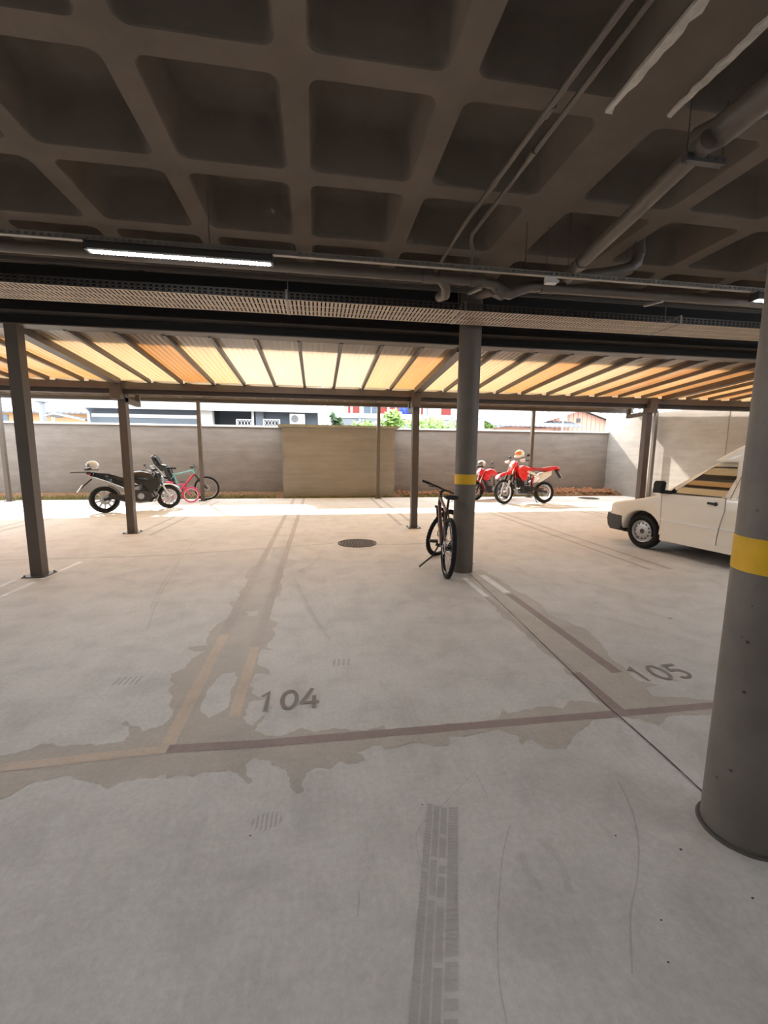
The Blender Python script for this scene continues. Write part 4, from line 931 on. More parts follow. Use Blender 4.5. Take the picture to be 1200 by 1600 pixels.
# ---- bicycles
def bicycle(label, loc, heading, lean, steer_deg, fr, fr2, Rw=.365, k=1., child=False, stand=True, tyre='rubber', rim='black_gloss', fork='black_gloss', saddle='black_matte', mud=None, name='bicycle', sign=1):
    """k scales the frame; Rw is the wheel radius"""
    t = thing(name, label, 'bicycle', loc, rot=(lean, 0, heading))
    wb = 1.14*k; xr, xf_ = -wb/2, wb/2; z0 = Rw
    P = lambda x, z: (xr+x*k, 0, z0+z*k)
    bb, st, hd_t, hd_b = P(.43, -.06), P(.27, .44), P(.79, .56), P(.83, .42)
    ax = (Vector(hd_t)-Vector(hd_b)).normalized()
    steer = Matrix.Translation(hd_b) @ Matrix.Rotation(R(steer_deg), 4, ax) @ Matrix.Translation(-Vector(hd_b))
    wheel(t, (xr, 0, Rw), Rw, .027*k, .027*k, rim, spokes=28, disc=.08*k, hubw=.05, tyre=tyre, rimd=.011, name='rear_wheel', hub='black_matte')
    wheel(t, (xf_, 0, Rw), Rw, .027*k, .027*k, rim, spokes=28, disc=.08*k, hubw=.04, T=steer, tyre=tyre, rimd=.011, name='front_wheel', hub='black_matte')
    part(t, 'down_tube', fr2, lambda b: b.tube([hd_b, bb], .026*k, 12))
    part(t, 'top_tube', fr, lambda b: b.tube([P(.80, .52), P(.285, .39)], .021*k, 12))
    part(t, 'seat_tube', fr, lambda b: b.tube([bb, st], .019*k, 12))
    part(t, 'head_tube', fr, lambda b: b.tube([hd_b, hd_t], .026*k, 12))
    for y in (-.055, .055):
        part(t, 'chain_stay', fr, lambda b: b.tube([Vector(bb)+Vector((0, y*.5, 0)), (xr, y, Rw)], .011*k, 8))
        part(t, 'seat_stay', fr, lambda b: b.tube([Vector(P(.29, .38))+Vector((0, y*.4, 0)), (xr, y, Rw)], .009*k, 8))
        part(t, 'fork_leg', fork, lambda b: (b.tube([(xf_, y*1.05, Rw), Vector(P(.93, .22))+Vector((.03*k, y*1.05, 0))], .019*k, 10), b.tube([Vector(P(.93, .22))+Vector((.03*k, y*1.05, 0)), Vector(P(.865, .37))+Vector((.0, y*1.05, 0))], .014*k, 10)), steer)
    part(t, 'fork_crown', fork, lambda b: b.bar(Vector(P(.865, .375))+Vector((0, -.075*k, 0)), Vector(P(.865, .375))+Vector((0, .075*k, 0)), .04*k, .04*k), steer)
    part(t, 'stem', 'black_matte', lambda b: b.tube([P(.79, .56), P(.775, .60), P(.84, .63)], .018*k, 10), steer)
    hb_ = Vector(P(.84, .63))
    part(t, 'handlebar', 'black_matte', lambda b: b.tube([hb_+Vector((-.05, -.34, .015))*k, hb_+Vector((-.01, -.12, .01))*k, hb_, hb_+Vector((-.01, .12, .01))*k, hb_+Vector((-.05, .34, .015))*k], .013*k, 8), steer)
    for y in (-1, 1):
        part(t, 'grip', 'rubber', lambda b: b.cyl(hb_+Vector((-.035, y*.235, .014))*k, hb_+Vector((-.052, y*.36, .015))*k, .017*k, n=10), steer)
        part(t, 'brake_lever', 'black_matte', lambda b: b.tube([hb_+Vector((-.02, y*.20, .005))*k, hb_+Vector((.05, y*.22, -.02))*k, hb_+Vector((.04, y*.30, -.03))*k], .007*k, 6), steer)
        part(t, 'brake_cable', 'black_matte', lambda b: b.tube([hb_+Vector((.04, y*.20, -.01))*k, hb_+Vector((.12, y*.10, -.10))*k, hb_+Vector((.06, y*.04, -.24))*k], .003, 5), steer)
    part(t, 'seat_post', 'black_matte', lambda b: b.tube([st, P(.235, .56)], .014*k, 10))
    def sad(b):
        n = 10; v = []; f = []
        for i, (x, hw, z) in enumerate([(.36, .018, .575), (.30, .024, .585), (.22, .04, .59), (.15, .085, .598), (.10, .098, .605), (.06, .08, .605)]):
            for j in range(n):
                q = 2*math.pi*j/n; v.append((xr+x*k, hw*k*math.cos(q), z0+(z+.022*math.sin(q)*(1 if math.sin(q) > 0 else 1.6))*k))
        for i in range(5):
            for j in range(n): f.append((i*n+j, i*n+(j+1) % n, i*n+n+(j+1) % n, i*n+n+j))
        f += [tuple(range(n)), tuple(5*n+j for j in range(n))]; b.add(v, f)
    part(t, 'saddle', saddle, sad, sm=60)
    part(t, 'chainring', 'black_matte', lambda b: (b.torus((bb[0], -.055*k, bb[2]), .075*k, .012*k, .003, 28, 6), b.cyl((bb[0], -.06*k, bb[2]), (bb[0], .06*k, bb[2]), .024*k, n=12)))
    part(t, 'chain', 'engine', lambda b: (b.tube([(bb[0], -.055*k, bb[2]+.085*k), (xr, -.05*k, Rw+.045*k)], .005, 5), b.tube([(bb[0], -.055*k, bb[2]-.085*k), (xr+.03, -.05*k, Rw-.10*k), (xr, -.05*k, Rw-.045*k)], .005, 5)))
    part(t, 'cassette', 'engine', lambda b: b.cyl((xr, -.055*k, Rw), (xr, -.025*k, Rw), .03*k, .055*k, 16))
    for y, a in ((-.085, -.5), (.085, -.5+math.pi)):
        e = Vector((bb[0]+.17*k*math.cos(a), y*k, bb[2]+.17*k*math.sin(a)))
        o = part(t, 'crank', 'black_matte', lambda b: b.bar((bb[0], y*k*.85, bb[2]), e, .014*k, .026*k))
        mb = MB(); s_ = 1 if y > 0 else -1; mb.box(e.x-.045*k, e.x+.045*k, min(e.y, e.y+s_*.10*k), max(e.y, e.y+s_*.10*k), e.z-.012*k, e.z+.012*k); mb.build('pedal', 'black_matte', o, 0)
    if stand: part(t, 'kickstand', 'black_matte', lambda b: b.tube([Vector(bb)+Vector((-.07, .05, .02)), Vector(bb)+Vector((-.10, .12, -.12)), Vector((bb[0]-.16, .30, .025+.3*math.sin(-lean)*-1))], .011, 8))
    if mud:
        part(t, 'front_mudguard', mud, lambda b: b.band((xf_, 0, Rw), Rw+.012, Rw+.02, .04, R(30), R(200)), steer)
        part(t, 'chain_case', mud, lambda b: b.pillow([(bb[0]+.09*k, bb[2]+.07*k), (bb[0]+.11*k, bb[2]-.06*k), (xr, Rw-.06*k), (xr, Rw+.07*k)], .02, .2, -.06*k))
    if child:
        s_ = part(t, 'child_seat', 'black_matte', lambda b: b.pillow([(xr+.18, z0+.56), (xr-.02, z0+.54), (xr-.14, z0+.62), (xr-.26, z0+1.0), (xr-.20, z0+1.03), (xr-.06, z0+.72), (xr+.18, z0+.66)], .17, .16))
        part(s_, 'padding', 'engine', lambda b: b.pillow([(xr+.14, z0+.67), (xr-.04, z0+.70), (xr-.17, z0+.98), (xr-.14, z0+.99), (xr+.0, z0+.74), (xr+.14, z0+.71)], .12, .15))
        for y in (-.14, .14): part(s_, 'foot_rest', 'black_matte', lambda b: b.pillow([(xr+.16, z0+.60), (xr+.26, z0+.30), (xr+.30, z0+.22), (xr+.20, z0+.22), (xr+.08, z0+.58)], .045, .15, y))
        part(s_, 'carrier', 'black_matte', lambda b: [b.tube([(xr, y, z0), (xr-.02, y, z0+.53), (xr+.25, y*.4, z0+.45)], .007, 6) for y in (-.07, .07)])
    return t
hdg = math.atan2(6.17-5.01, 1.705-1.575)
cx, cy = (1.575+1.705)/2, (5.01+6.17)/2
bicycle('bronze and black mountain bicycle leaning against the far column', (cx-.005, cy, 0), hdg, R(3.4), -48, 'bike_bronze', 'bike_bronze', .375, 1.04)
bicycle('turquoise and red bicycle with black child seat behind the black motorcycle', (-4.02, 14.0, 0), R(2), R(5), 6, 'turquoise', 'red_gloss', .37, 1.08, child=True, stand=False, rim='alu')
bicycle('small pink child bicycle between the black motorcycle and turquoise bicycle', (-4.05, 13.42, 0), R(-14), R(5), 25, 'pink', 'pink', .225, .64, stand=False, tyre='pink', rim='white_gloss', fork='pink', saddle='pink', mud='pink')

# ---- white van
def off(outl, d):
    n = len(outl); out = []; A = sum(outl[i][0]*outl[(i+1) % n][1]-outl[(i+1) % n][0]*outl[i][1] for i in range(n)); sg = 1 if A > 0 else -1
    for i in range(n):
        a, b, c = Vector(outl[i-1]), Vector(outl[i]), Vector(outl[(i+1) % n])
        n1 = Vector((-(b-a).y, (b-a).x)).normalized(); n2 = Vector((-(c-b).y, (c-b).x)).normalized(); q = (n1+n2)
        q = q.normalized()/max(.5, q.normalized().dot(n1)) if q.length > 1e-4 else n1
        out.append(tuple(b+q*d*sg))
    return out
def prism_r(mb, outl, hw, r):
    rings = []
    for y, d in ((-hw, r), (-hw+.12*r, r*.45), (-hw+.45*r, r*.12), (-hw+r, 0), (hw-r, 0), (hw-.45*r, r*.12), (hw-.12*r, r*.45), (hw, r)):
        rings.append([(p[0], y, p[1]) for p in off(outl, d)])
    n = len(outl); v = [p for q in rings for p in q]; f = []
    for i in range(len(rings)-1):
        for j in range(n): f.append((i*n+j, i*n+(j+1) % n, (i+1)*n+(j+1) % n, (i+1)*n+j))
    f += [tuple(range(n))[::-1], tuple((len(rings)-1)*n+j for j in range(n))]; mb.add(v, f)
VA = R(10); vf = Vector((-math.sin(VA), math.cos(VA), 0)); vl = Vector((-math.cos(VA), -math.sin(VA), 0))
vo_ = Vector((5.26, 6.16, 0))+vf*.06-vl*.765
van = thing('van', 'cream white panel van with black mirror parked behind the near column', 'van', vo_, R(100))
HW = .775
arch = lambda cx, r, a0, a1, n=12: [(cx+r*math.cos(R(lerp(a0, a1, i/n))), .285+r*math.sin(R(lerp(a0, a1, i/n)))) for i in range(n+1)]
body = [(.62, .46), (.615, .60), (.595, .69), (.555, .72), (.30, .775), (.0, .84), (-.20, .905), (-.32, .945), (-.50, .962), (-1.26, .975), (-3.18, .99), (-3.22, .60), (-3.20, .36), (-2.98, .30)] + arch(-2.58, .345, 180-5, 5)[::1] + [(-2.2, .245), (-1.3, .235), (-.40, .235)] + arch(0, .345, 175, 0) + [(.40, .42)]
mb = MB(); prism_r(mb, body, HW, .035); vb = mb.build('body', 'van_paint', van, 40)
# dark wheel wells and underside
part(van, 'underbody', 'black_matte', lambda b: (b.box(-3.1, .5, -.60, .60, .20, .50), [b.box(cx_-.36, cx_+.36, s_*.50-.14, s_*.50+.14, .30, .66) for cx_ in (0, -2.58) for s_ in (-1, 1)]), sm=0)
part(van, 'rocker_sill', 'van_paint', lambda b: b.box(-2.2, -.36, (HW-.012)-.02, (HW-.012)+.02, .215, .30), sm=0)
part(van, 'rocker_sill', 'van_paint', lambda b: b.box(-2.2, -.36, -(HW-.012)-.02, -(HW-.012)+.02, .215, .30), sm=0)
# front bumper, wraps round the corner
bo = [(.60, .235), (.66, .30), (.685, .42), (.67, .525), (.36, .505), (.352, .36), (.40, .235)]
mb = MB(); prism_r(mb, bo, HW+.008, .03); mb.build('front_bumper', 'bumper', van, 40)
mb = MB(); prism_r(mb, [(-3.20, .28), (-3.28, .34), (-3.28, .50), (-3.20, .52), (-3.0, .50), (-3.0, .30)], HW+.006, .03); mb.build('rear_bumper', 'bumper', van, 40)
part(van, 'grille', 'black_matte', lambda b: b.box(.585, .615, -.38, .38, .56, .67), sm=0)
for s_ in (-1, 1):
    h = part(van, 'headlight', 'headlight', lambda b: b.box(.575, .622, min(s_*.42, s_*.66), max(s_*.42, s_*.66), .555, .675), sm=0)
    part(h, 'indicator', 'orange_lens', lambda b: b.box(.56, .618, min(s_*.665, s_*.745), max(s_*.665, s_*.745), .56, .67), sm=0)
# cab: lofted greenhouse
belt, roofz = .955, 1.44
cabB = [(-.30, .70), (-.42, .755), (-1.38, .765)]; cabT = [(-.93, .575), (-.99, .625), (-1.42, .645)]
v = []; ff = []
for ring, z, ins in ((cabB, belt-.02, 0), (cabB, belt, 0), (cabT, roofz-.035, 0), (cabT, roofz-.008, .03), (cabT, roofz+.012, .10)):
    pts = [(x-(ins if i < 2 else 0)*.8, y-ins) for i, (x, y) in enumerate(ring)]
    v += [(x, y, z) for x, y in pts]+[(x, -y, z) for x, y in reversed(pts)]
for i in range(4):
    for j in range(6): ff.append((i*6+j, i*6+(j+1) % 6, i*6+6+(j+1) % 6, i*6+6+j))
ff.append(tuple(24+j for j in range(6)))
mb = MB(); mb.add(v, ff); mb.build('cab', 'van_paint', van, 40)
# cargo box with sloped fairing over the cab
cargo = [(-1.30, .96), (-1.30, 1.44), (-.99, 1.452), (-1.10, 1.535), (-1.28, 1.645), (-1.50, 1.755), (-1.75, 1.82), (-2.1, 1.85), (-3.0, 1.85), (-3.12, 1.80), (-3.20, .96)]
mb = MB(); prism_r(mb, cargo, .725, .05); cb = mb.build('cargo_box', 'van_paint', van, 40)
part(cb, 'roof_gutter', 'black_matte', lambda b: [b.bar((-1.02, s_*.690, 1.462), (-1.5, s_*.715, 1.482), .02, .014) for s_ in (-1, 1)], sm=0)
def gside(x, z, s_, out=0.):
    """point on the cab side (tumblehome plane)"""
    t_ = (z-belt)/(roofz-.035-belt); return (x, s_*(lerp(.757, .637, t_)+out), z)
def pane(par, name, mt, pts, s_, out, th=.004):
    mb = MB(); n = len(pts); v = [gside(x, z, s_, out) for x, z in pts]+[gside(x, z, s_, out-th) for x, z in pts]
    mb.add(v, [tuple(range(n)), tuple(range(n, 2*n))[::-1]]+[(j, (j+1) % n, n+(j+1) % n, n+j) for j in range(n)]); return mb.build(name, mt, par, 0)
t = NT('van_window'); t.b.inputs['Base Color'].default_value = (.012, .016, .012, 1); t.b.inputs['Roughness'].default_value = .02; t.b.inputs['IOR'].default_value = 2.6; t.b.inputs['Specular IOR Level'].default_value = .6; M['van_window'] = t.m
for s_ in (1, -1):
    win = [(-.50, .972), (-1.22, .978), (-1.335, 1.36), (-1.33, 1.375), (-.985, 1.37), (-.955, 1.355)]
    # door
    dr = [(-.335, .30), (-.35, .50), (-.335, .75), (-.325, .93), (-.335, .945), (-1.25, .965), (-1.255, .80), (-1.215, .60), (-1.19, .40), (-1.19, .285)]
    mb = MB(); prism_r(mb, dr, .012, .006); o = mb.build('door', 'van_paint', van, 0); o.location = (0, s_*(HW-.006), 0)
    mb = MB()
    for i in range(len(dr)):
        a, b = dr[i], dr[(i+1) % len(dr)]; mb.bar((a[0], s_*.006, a[1]), (b[0], s_*.006, b[1]), .012, .007, (0, 1, 0))
    mb.build('door_seam', 'van_seam', o, 0)
    wo = [((x-(-.95))*1.05-.95, (z-1.17)*1.07+1.17) for x, z in win]
    pane(o, 'window_frame', 'black_matte', wo, s_, .006).location = (0, -s_*(HW-.006), 0)
    pane(o, 'window_pane', 'van_window', win, s_, .010).location = (0, -s_*(HW-.006), 0)
    mb = MB(); mb.bar((-1.14, s_*.014, .872), (-1.03, s_*.014, .876), .03, .03); mb.sphere((-1.135, s_*.016, .872), .028, .02, .028, 12, 8); mb.build('door_handle', 'black_matte', o, 40)
    part(van, 'side_moulding', 'white_gloss', lambda b: [b.bar((x0, s_*(HW+.008), .532), (x1, s_*(HW+.008), .545), .016, .022) for x0, x1 in ((-.345, -.325), (-1.20, -.35), (-2.2, -1.225))], sm=0)
    part(van, 'sill_line', 'van_seam', lambda b: b.bar((-.34, s_*(HW+.001), .283), (-2.2, s_*(HW+.001), .27), .004, .006), sm=0)
    part(van, 'bonnet_seam', 'van_seam', lambda b: [b.bar((a[0], s_*(HW-.012), a[1]), (c[0], s_*(HW-.012), c[1]), .012, .006, (0, 1, 0)) for a, c in (((.585, .675), (.30, .735)), ((.30, .735), (.0, .80)), ((.0, .80), (-.30, .875)))], sm=0)
    part(van, 'cargo_pillar_seam', 'van_seam', lambda b: b.bar((-1.42, s_*.722, 1.40), (-1.30, s_*.765, .96), .006, .006), sm=0)
    mo = part(van, 'wing_mirror', 'black_matte', lambda b: (b.pillow([(-.27, .955), (-.41, .955), (-.43, 1.12), (-.40, 1.15), (-.30, 1.145), (-.275, 1.10)], .05, .15, s_*.87)))
    part(mo, 'mirror_arm', 'black_matte', lambda b: b.bar((-.40, s_*.87, .985), (-.46, s_*.765, .975), .07, .05), sm=0)
    part(mo, 'mirror_corner', 'black_matte', lambda b: b.pillow([(-.40, .95), (-.58, .955), (-.50, 1.04)], .006, .05, s_*.752), sm=0)
# windscreen
mb = MB(); q = [(-.36, .66, belt+.03), (-.36, -.66, belt+.03), (-.90, -.545, roofz-.06), (-.90, .545, roofz-.06)]
nrm = Vector((.65, 0, .76)); mb.add([Vector(p)+nrm*.012 for p in q]+[Vector(p)-nrm*.0 for p in q], [(0, 1, 2, 3), (7, 6, 5, 4), (0, 4, 5, 1), (1, 5, 6, 2), (2, 6, 7, 3), (3, 7, 4, 0)]); mb.build('windscreen', 'van_window', van, 0)
# road wheels
for cx_ in (0, -2.58):
    for s_ in (1, -1):
        c = (cx_, s_*.665, .29)
        mb = MB(); mb.torus(c, .235, .055, .085, 44, 12); mb.torus(c, .25, .04, .08, 44, 8); o = mb.build('road_wheel', 'rubber', van, 50)
        cc = Vector(c); d = Vector((0, s_, 0))
        mb = MB(); prof = [(.182, .065), (.178, .075), (.165, .07), (.155, .045), (.13, .05), (.105, .062), (.07, .055), (.045, .06), (.0, .06)]
        n = 36; v = []; f = []
        for r_, h_ in prof:
            for j in range(n): a = 2*math.pi*j/n; v.append(cc+d*h_+Vector((r_*math.cos(a), 0, r_*math.sin(a))))
        for i in range(len(prof)-1):
            for j in range(n): f.append((i*n+j, i*n+(j+1) % n, i*n+n+(j+1) % n, i*n+n+j))
        mb.add(v, f); mb.build('steel_rim', 'wheel_steel', o, 40, merge=False)
        for i in range(12):
            a = 2*math.pi*i/12; p = cc+Vector((.125*math.cos(a), 0, .125*math.sin(a))); mb = MB(); mb.cyl(p+d*.050, p+d*.0575, .0145, n=10); mb.build('vent_hole', 'lamp_body', o)
        mb = MB(); mb.cyl(cc+d*.055, cc+d*.07, .045, .035, 18); mb.build('hub_cap', 'lamp_body', o)
for s_ in (1, -1): part(van, 'tail_lamp', 'red_lens', lambda b: b.box(-3.235, -3.20, min(s_*.6, s_*.74), max(s_*.6, s_*.74), .62, .95), sm=0)

# ================================================================== BEYOND THE WALL
def pbox(par, name, mt, px0, px1, py0, py1, Y, dep, zmin=None):
    a = onY(px0, py1, Y); b = onY(px1, py0, Y); mb = MB()
    mb.box(0, b.x-a.x, 0, dep, 0, b.z-(a.z if zmin is None else zmin)); o = mb.build(name, mt, par, 0, loc=(a.x, Y, a.z if zmin is None else zmin)); return o
def corr_roof(par, name, mt, x0, x1, y0, y1, z0, z1, pitch, amp, th=.05):
    mb = MB(); n = max(4, int((x1-x0)/pitch*4)); v = []; f = []
    for i in range(n+1):
        x = lerp(x0, x1, i/n); h = amp*math.sin(i*math.pi/2)
        v += [(x, y0, z0+h), (x, y1, z1+h), (x, y0, z0-th), (x, y1, z1-th)]
    for i in range(n): a, b = i*4, i*4+4; f += [(a, b, b+1, a+1), (a+2, a+3, b+3, b+2), (a, a+2, b+2, b), (a+1, b+1, b+3, a+3)]
    f += [(0, 1, 3, 2), (n*4, n*4+2, n*4+3, n*4+1)]; mb.add(v, f); return mb.build(name, mt, par, 0)
G0 = -.26
# beige house at the far left
t = thing('house', 'beige house with grey tiled roof beyond the wall at far left', 'house', (0, 0, 0))
a, b = onY(-120, 638, 26), onY(139, 638, 26)
pbox(t, 'wall', 'house_beige', -120, 139, 638, 660, 26, 6, G0)
corr_roof(t, 'tiled_roof', 'roof_grey', a.x-.3, b.x+.5, 25.5, 30, a.z-.1, a.z+1.9, .28, .05)
pbox(t, 'fascia', 'house_white', -120, 142, 637, 641, 25.6, .08)
pbox(t, 'window', 'window_glass', 4, 12, 648, 662, 25.97, .06)
t = thing('flue_pipe', 'grey flue pipe with cap in front of the beige house', 'pipe', onY(68, 660, 22.5)*1)
t.location = (onY(68, 660, 22.5).x, 22.5, G0)
zt = onY(68, 628, 22.5).z-G0
part(t, 'pipe', 'fence_grey', lambda b: b.cyl((0, 0, 0), (0, 0, zt), .13, n=14)); part(t, 'cap', 'roof_grey', lambda b: b.cyl((0, 0, zt), (0, 0, zt+.12), .26, .05, 14))
t = thing('mast', 'thin white mast in front of the beige house', 'mast', (onY(84, 660, 22.5).x, 22.5, G0))
part(t, 'pole', 'house_white', lambda b: b.cyl((0, 0, 0), (0, 0, onY(84, 633, 22.5).z-G0), .05, n=10)); part(t, 'foot', 'house_white', lambda b: b.cyl((0, 0, 0), (0, 0, .1), .12, n=10))
t = thing('awning', 'small white sloping awning between beige and slate houses', 'awning', (0, 0, 0))
p0, p1, p2 = onY(82, 651, 21.5), onY(96, 648, 21.5), onY(144, 658, 21.5)
part(t, 'sheet', 'roof_white', lambda b: (b.bar(p1, p2, 1.2, .05), b.bar(p0, p1, 1.2, .05)), sm=0)
for i in range(7):
    q = p1.lerp(p2, i/6); part(t, 'rib', 'fence_grey', lambda b: b.bar(q+Vector((0, -.6, .03)), q+Vector((0, .6, .03)), .05, .03), sm=0)
for q in (p0, p2): part(t, 'support', 'house_white', lambda b: b.bar((q.x, 21.5, G0), (q.x, 21.5, q.z-.02), .06, .06), sm=0)
# slate-grey house
t = thing('house', 'slate grey bungalow with pale corrugated roof beyond the wall', 'house', (0, 0, 0))
SY = 20.
pbox(t, 'wall_front', 'house_slate', 137, 314, 636, 664, SY, 5, G0)
pbox(t, 'wall_recess', 'house_slate', 314, 400, 636, 664, SY+1.2, 3.8, G0)
pbox(t, 'wall_front', 'house_slate', 411, 497, 636, 664, SY, 5, G0)
pbox(t, 'pale_band', 'house_slate_light', 143, 238, 650, 666, SY-.03, .05); pbox(t, 'pale_band', 'house_slate_light', 239, 310, 653, 667, SY-.03, .05); pbox(t, 'band_cap', 'house_white', 143, 310, 649, 651, SY-.05, .05)
pbox(t, 'white_pillar', 'house_white', 312, 331, 634, 666, SY-.1, .4, G0)
pbox(t, 'dark_doorway', 'house_dark', 331, 342, 638, 668, SY+1.16, .05)
pbox(t, 'grey_post', 'house_slate_light', 400, 411, 632, 668, SY-.12, .35, G0)
pbox(t, 'white_pipe', 'house_white', 393.5, 396, 632, 668, SY-.12, .06, G0)
a, b = onY(128, 634, SY-.4), onY(508, 634, SY-.4)
corr_roof(t, 'corrugated_roof', 'roof_white', a.x, b.x, SY-.4, SY+4, a.z+.06, a.z+.9, .2, .035)
pbox(t, 'fascia', 'house_white', 126, 506, 632, 636.5, SY-.45, .06)
c0, c1, c2 = onY(497, 637, SY-.1), onY(505, 647, SY-.1), onY(505, 668, SY-.1)
part(t, 'downpipe', 'house_white', lambda b: b.tube([c0, c1, (c1.x, c1.y, G0)], .05, 8)); part(t, 'corner_board', 'house_white', lambda b: b.box(onY(509, 640, SY).x, onY(514, 640, SY).x, SY, SY+.2, G0, onY(509, 634, SY).z), sm=0)
c0, c1 = onY(131, 636, SY-.2), onY(138, 644, SY-.2)
part(t, 'downpipe', 'house_white', lambda b: b.tube([c0, c1, (c1.x, c1.y, G0)], .05, 8))
for x0, x1 in ((370, 394), (412, 437)):
    a, b = onY(x0, 666, SY-.15), onY(x1, 656, SY-.15); q = thing('lattice_panel', 'white lattice panel at the slate house, %s the grey post' % ('left of' if x0 < 400 else 'right of'), 'lattice', (a.x, SY-.15, a.z), group='lattice panels'); wd, ht = b.x-a.x, b.z-a.z
    for z in (0, ht): part(q, 'rail', 'house_white', lambda m_: m_.box(0, wd, -.02, .02, z-.02, z+.02), sm=0)
    n = 5
    for i in range(n):
        for s_ in (0, 1): part(q, 'lath', 'house_white', lambda m_: m_.bar((wd*i/n, 0, ht*s_), (wd*(i+1)/n, 0, ht*(1-s_)), .015, .03, (0, 1, 0)), sm=0)
    for x in (0, wd): part(q, 'stile', 'house_white', lambda m_: m_.box(x-.02, x+.02, -.02, .02, G0-a.z, ht), sm=0)
a, b = onY(453, 662, SY-.32), onY(476, 647, SY-.32)
q = thing('air_conditioner', 'white outdoor air conditioner unit on the slate house wall', 'air conditioner', (a.x, SY-.32, a.z)); wd, ht = b.x-a.x, b.z-a.z
part(q, 'case', 'white_plastic', lambda m_: m_.box(0, wd, 0, .30, 0, ht), sm=0)
part(q, 'fan_grille', 'galv_dark', lambda m_: (m_.cyl((wd*.33, .0, ht*.5), (wd*.33, -.015, ht*.5), ht*.38, n=24), ))
for i in range(3): part(q, 'grille_ring', 'fence_grey', lambda m_: m_.torus((wd*.33, -.018, ht*.5), ht*(.12+.11*i), .012, .008, 24, 6))
part(q, 'wall_bracket', 'galv', lambda m_: [m_.box(x, x+.04, 0, .31, -.05, 0) for x in (wd*.15, wd*.8)], sm=0)
# grey yard wall and red house
t = thing('yard_wall', 'low grey yard wall in front of the red house', 'wall', (0, 0, 0))
pbox(t, 'face', 'fence_grey', 517, 748, 651, 668, 25, .2, G0); pbox(t, 'cap', 'house_white', 517, 748, 650, 652, 24.95, .3)
for x in (560, 606, 660, 705): pbox(t, 'pier', 'fence_grey', x, x+4, 650, 668, 24.9, .1, G0)
t = thing('house', 'dark red house with white framed windows beyond the green shrubs', 'house', (0, 0, 0)); HY = 36
pbox(t, 'wall', 'house_red', 544, 706, 612, 660, HY, 6, G0)
for x0, x1 in ((548, 551), (562, 566), (605, 609), (661, 664), (686, 690)): pbox(t, 'white_pilaster', 'house_white', x0, x1, 612, 660, HY-.12, .15, G0)
for x0, x1, y0, y1 in ((566, 594, 630, 652), (664, 676, 630, 652), (677, 687, 630, 652), (645, 658, 632, 650)):
    w_ = pbox(t, 'window', 'house_white', x0, x1, y0, y1, HY-.1, .1)
    a, b = onY(x0+1.5, y1-1.5, HY-.1), onY(x1-1.5, y0+1.5, HY-.1); n = 2 if x1-x0 > 15 else 1; W_ = (b.x-a.x)/n; o_ = w_.location
    for i in range(n): part(w_, 'pane', 'window_glass', lambda m_: m_.box(a.x-o_.x+W_*i+.03, a.x-o_.x+W_*(i+1)-.03, -.03, -.005, a.z-o_.z, b.z-o_.z), sm=0)
pbox(t, 'garden_door', 'house_white', 668, 686, 632, 655, HY-.14, .1)
t = thing('tarpaulin', 'bright blue tarpaulin hanging before the red house', 'tarpaulin', (0, 0, 0))
a, b = onY(620, 649, 34), onY(646, 630, 34); mb = MB(); n = 10; v = []
for i in range(n+1):
    for j in range(7):
        x = lerp(a.x, b.x, i/n)-.35*(1-j/6)*(1-i/n)*-1; v.append((x, 34+.12*math.sin(i*1.3)+.05*math.sin(j*2), lerp(a.z, b.z, j/6)+.08*math.sin(i*.9)))
mb.add(v, [(i*7+j, (i+1)*7+j, (i+1)*7+j+1, i*7+j+1) for i in range(n) for j in range(6)]); o = mb.build('sheet', 'tarp_blue', t, 60)
o.modifiers.new('thick', 'SOLIDIFY').thickness = .02
for x in (a.x-.1, b.x+.1): part(t, 'pole', 'house_white', lambda m_: m_.cyl((x, 34, G0), (x, 34, b.z+.1), .04, n=8))
# foliage
def plant(name, label, cat, px, py_top, py_bot, Y, wid, mt, nleaf, leaf, group=None, ratio=1., trunk=True):
    a = onY(px, py_bot, Y); b = onY(px, py_top, Y); ht = b.z-G0; t = thing(name, label, cat, (a.x, Y, G0), group=group)
    mb = MB(); lo = max(.2, (a.z-G0)-.3); blobs = [(random.uniform(-.5, .5)*wid*.7, random.uniform(-.5, .5)*wid*.6, random.uniform(lo+.25*(ht-lo), ht*.93), random.uniform(.22, .4)*wid*.6) for _ in range(9)]
    for i in range(nleaf):
        c = random.choice(blobs); d = Vector((random.gauss(0, 1), random.gauss(0, 1), random.gauss(0, .8))).normalized()*c[3]*random.uniform(.6, 1.05)
        p = Vector(c[:3])+d
        if p.z > ht: continue
        u = Vector((random.gauss(0, 1), random.gauss(0, 1), random.gauss(0, .5))).normalized(); w_ = u.orthogonal().normalized(); s_ = leaf*random.uniform(.6, 1.2)
        mb.add([p-u*s_, p+w_*s_*.45+Vector((0, 0, s_*.1)), p+u*s_, p-w_*s_*.45+Vector((0, 0, s_*.1))], [(0, 1, 2, 3)])
    o = mb.build('foliage', mt, t, 0, merge=False); o['kind'] = 'stuff'
    part(t, 'trunk', 'bark', lambda m_: [m_.tube([(0, 0, 0), (c[0]*.4, c[1]*.4, c[2]*.5), c[:3]], [.07, .05, .015], 6) for c in blobs[:6]])
    return t
plant('shrub', 'pale green shrub in front of the grey yard wall at left', 'shrub', 570, 656, 668, 23.6, 1.7, 'leaf_light', 420, .13)
plant('shrub', 'tall pale green shrub just left of the middle right post', 'shrub', 608, 640, 668, 21.5, 2.1, 'leaf_light', 900, .15)
plant('shrub', 'bushy green shrub between the middle right post and far column', 'shrub', 684, 654, 668, 22, 2.6, 'leaf_light', 700, .13)
plant('shrub', 'low green shrub directly right of the middle right post', 'shrub', 652, 652, 668, 23.8, 1.2, 'leaf_light', 350, .12)
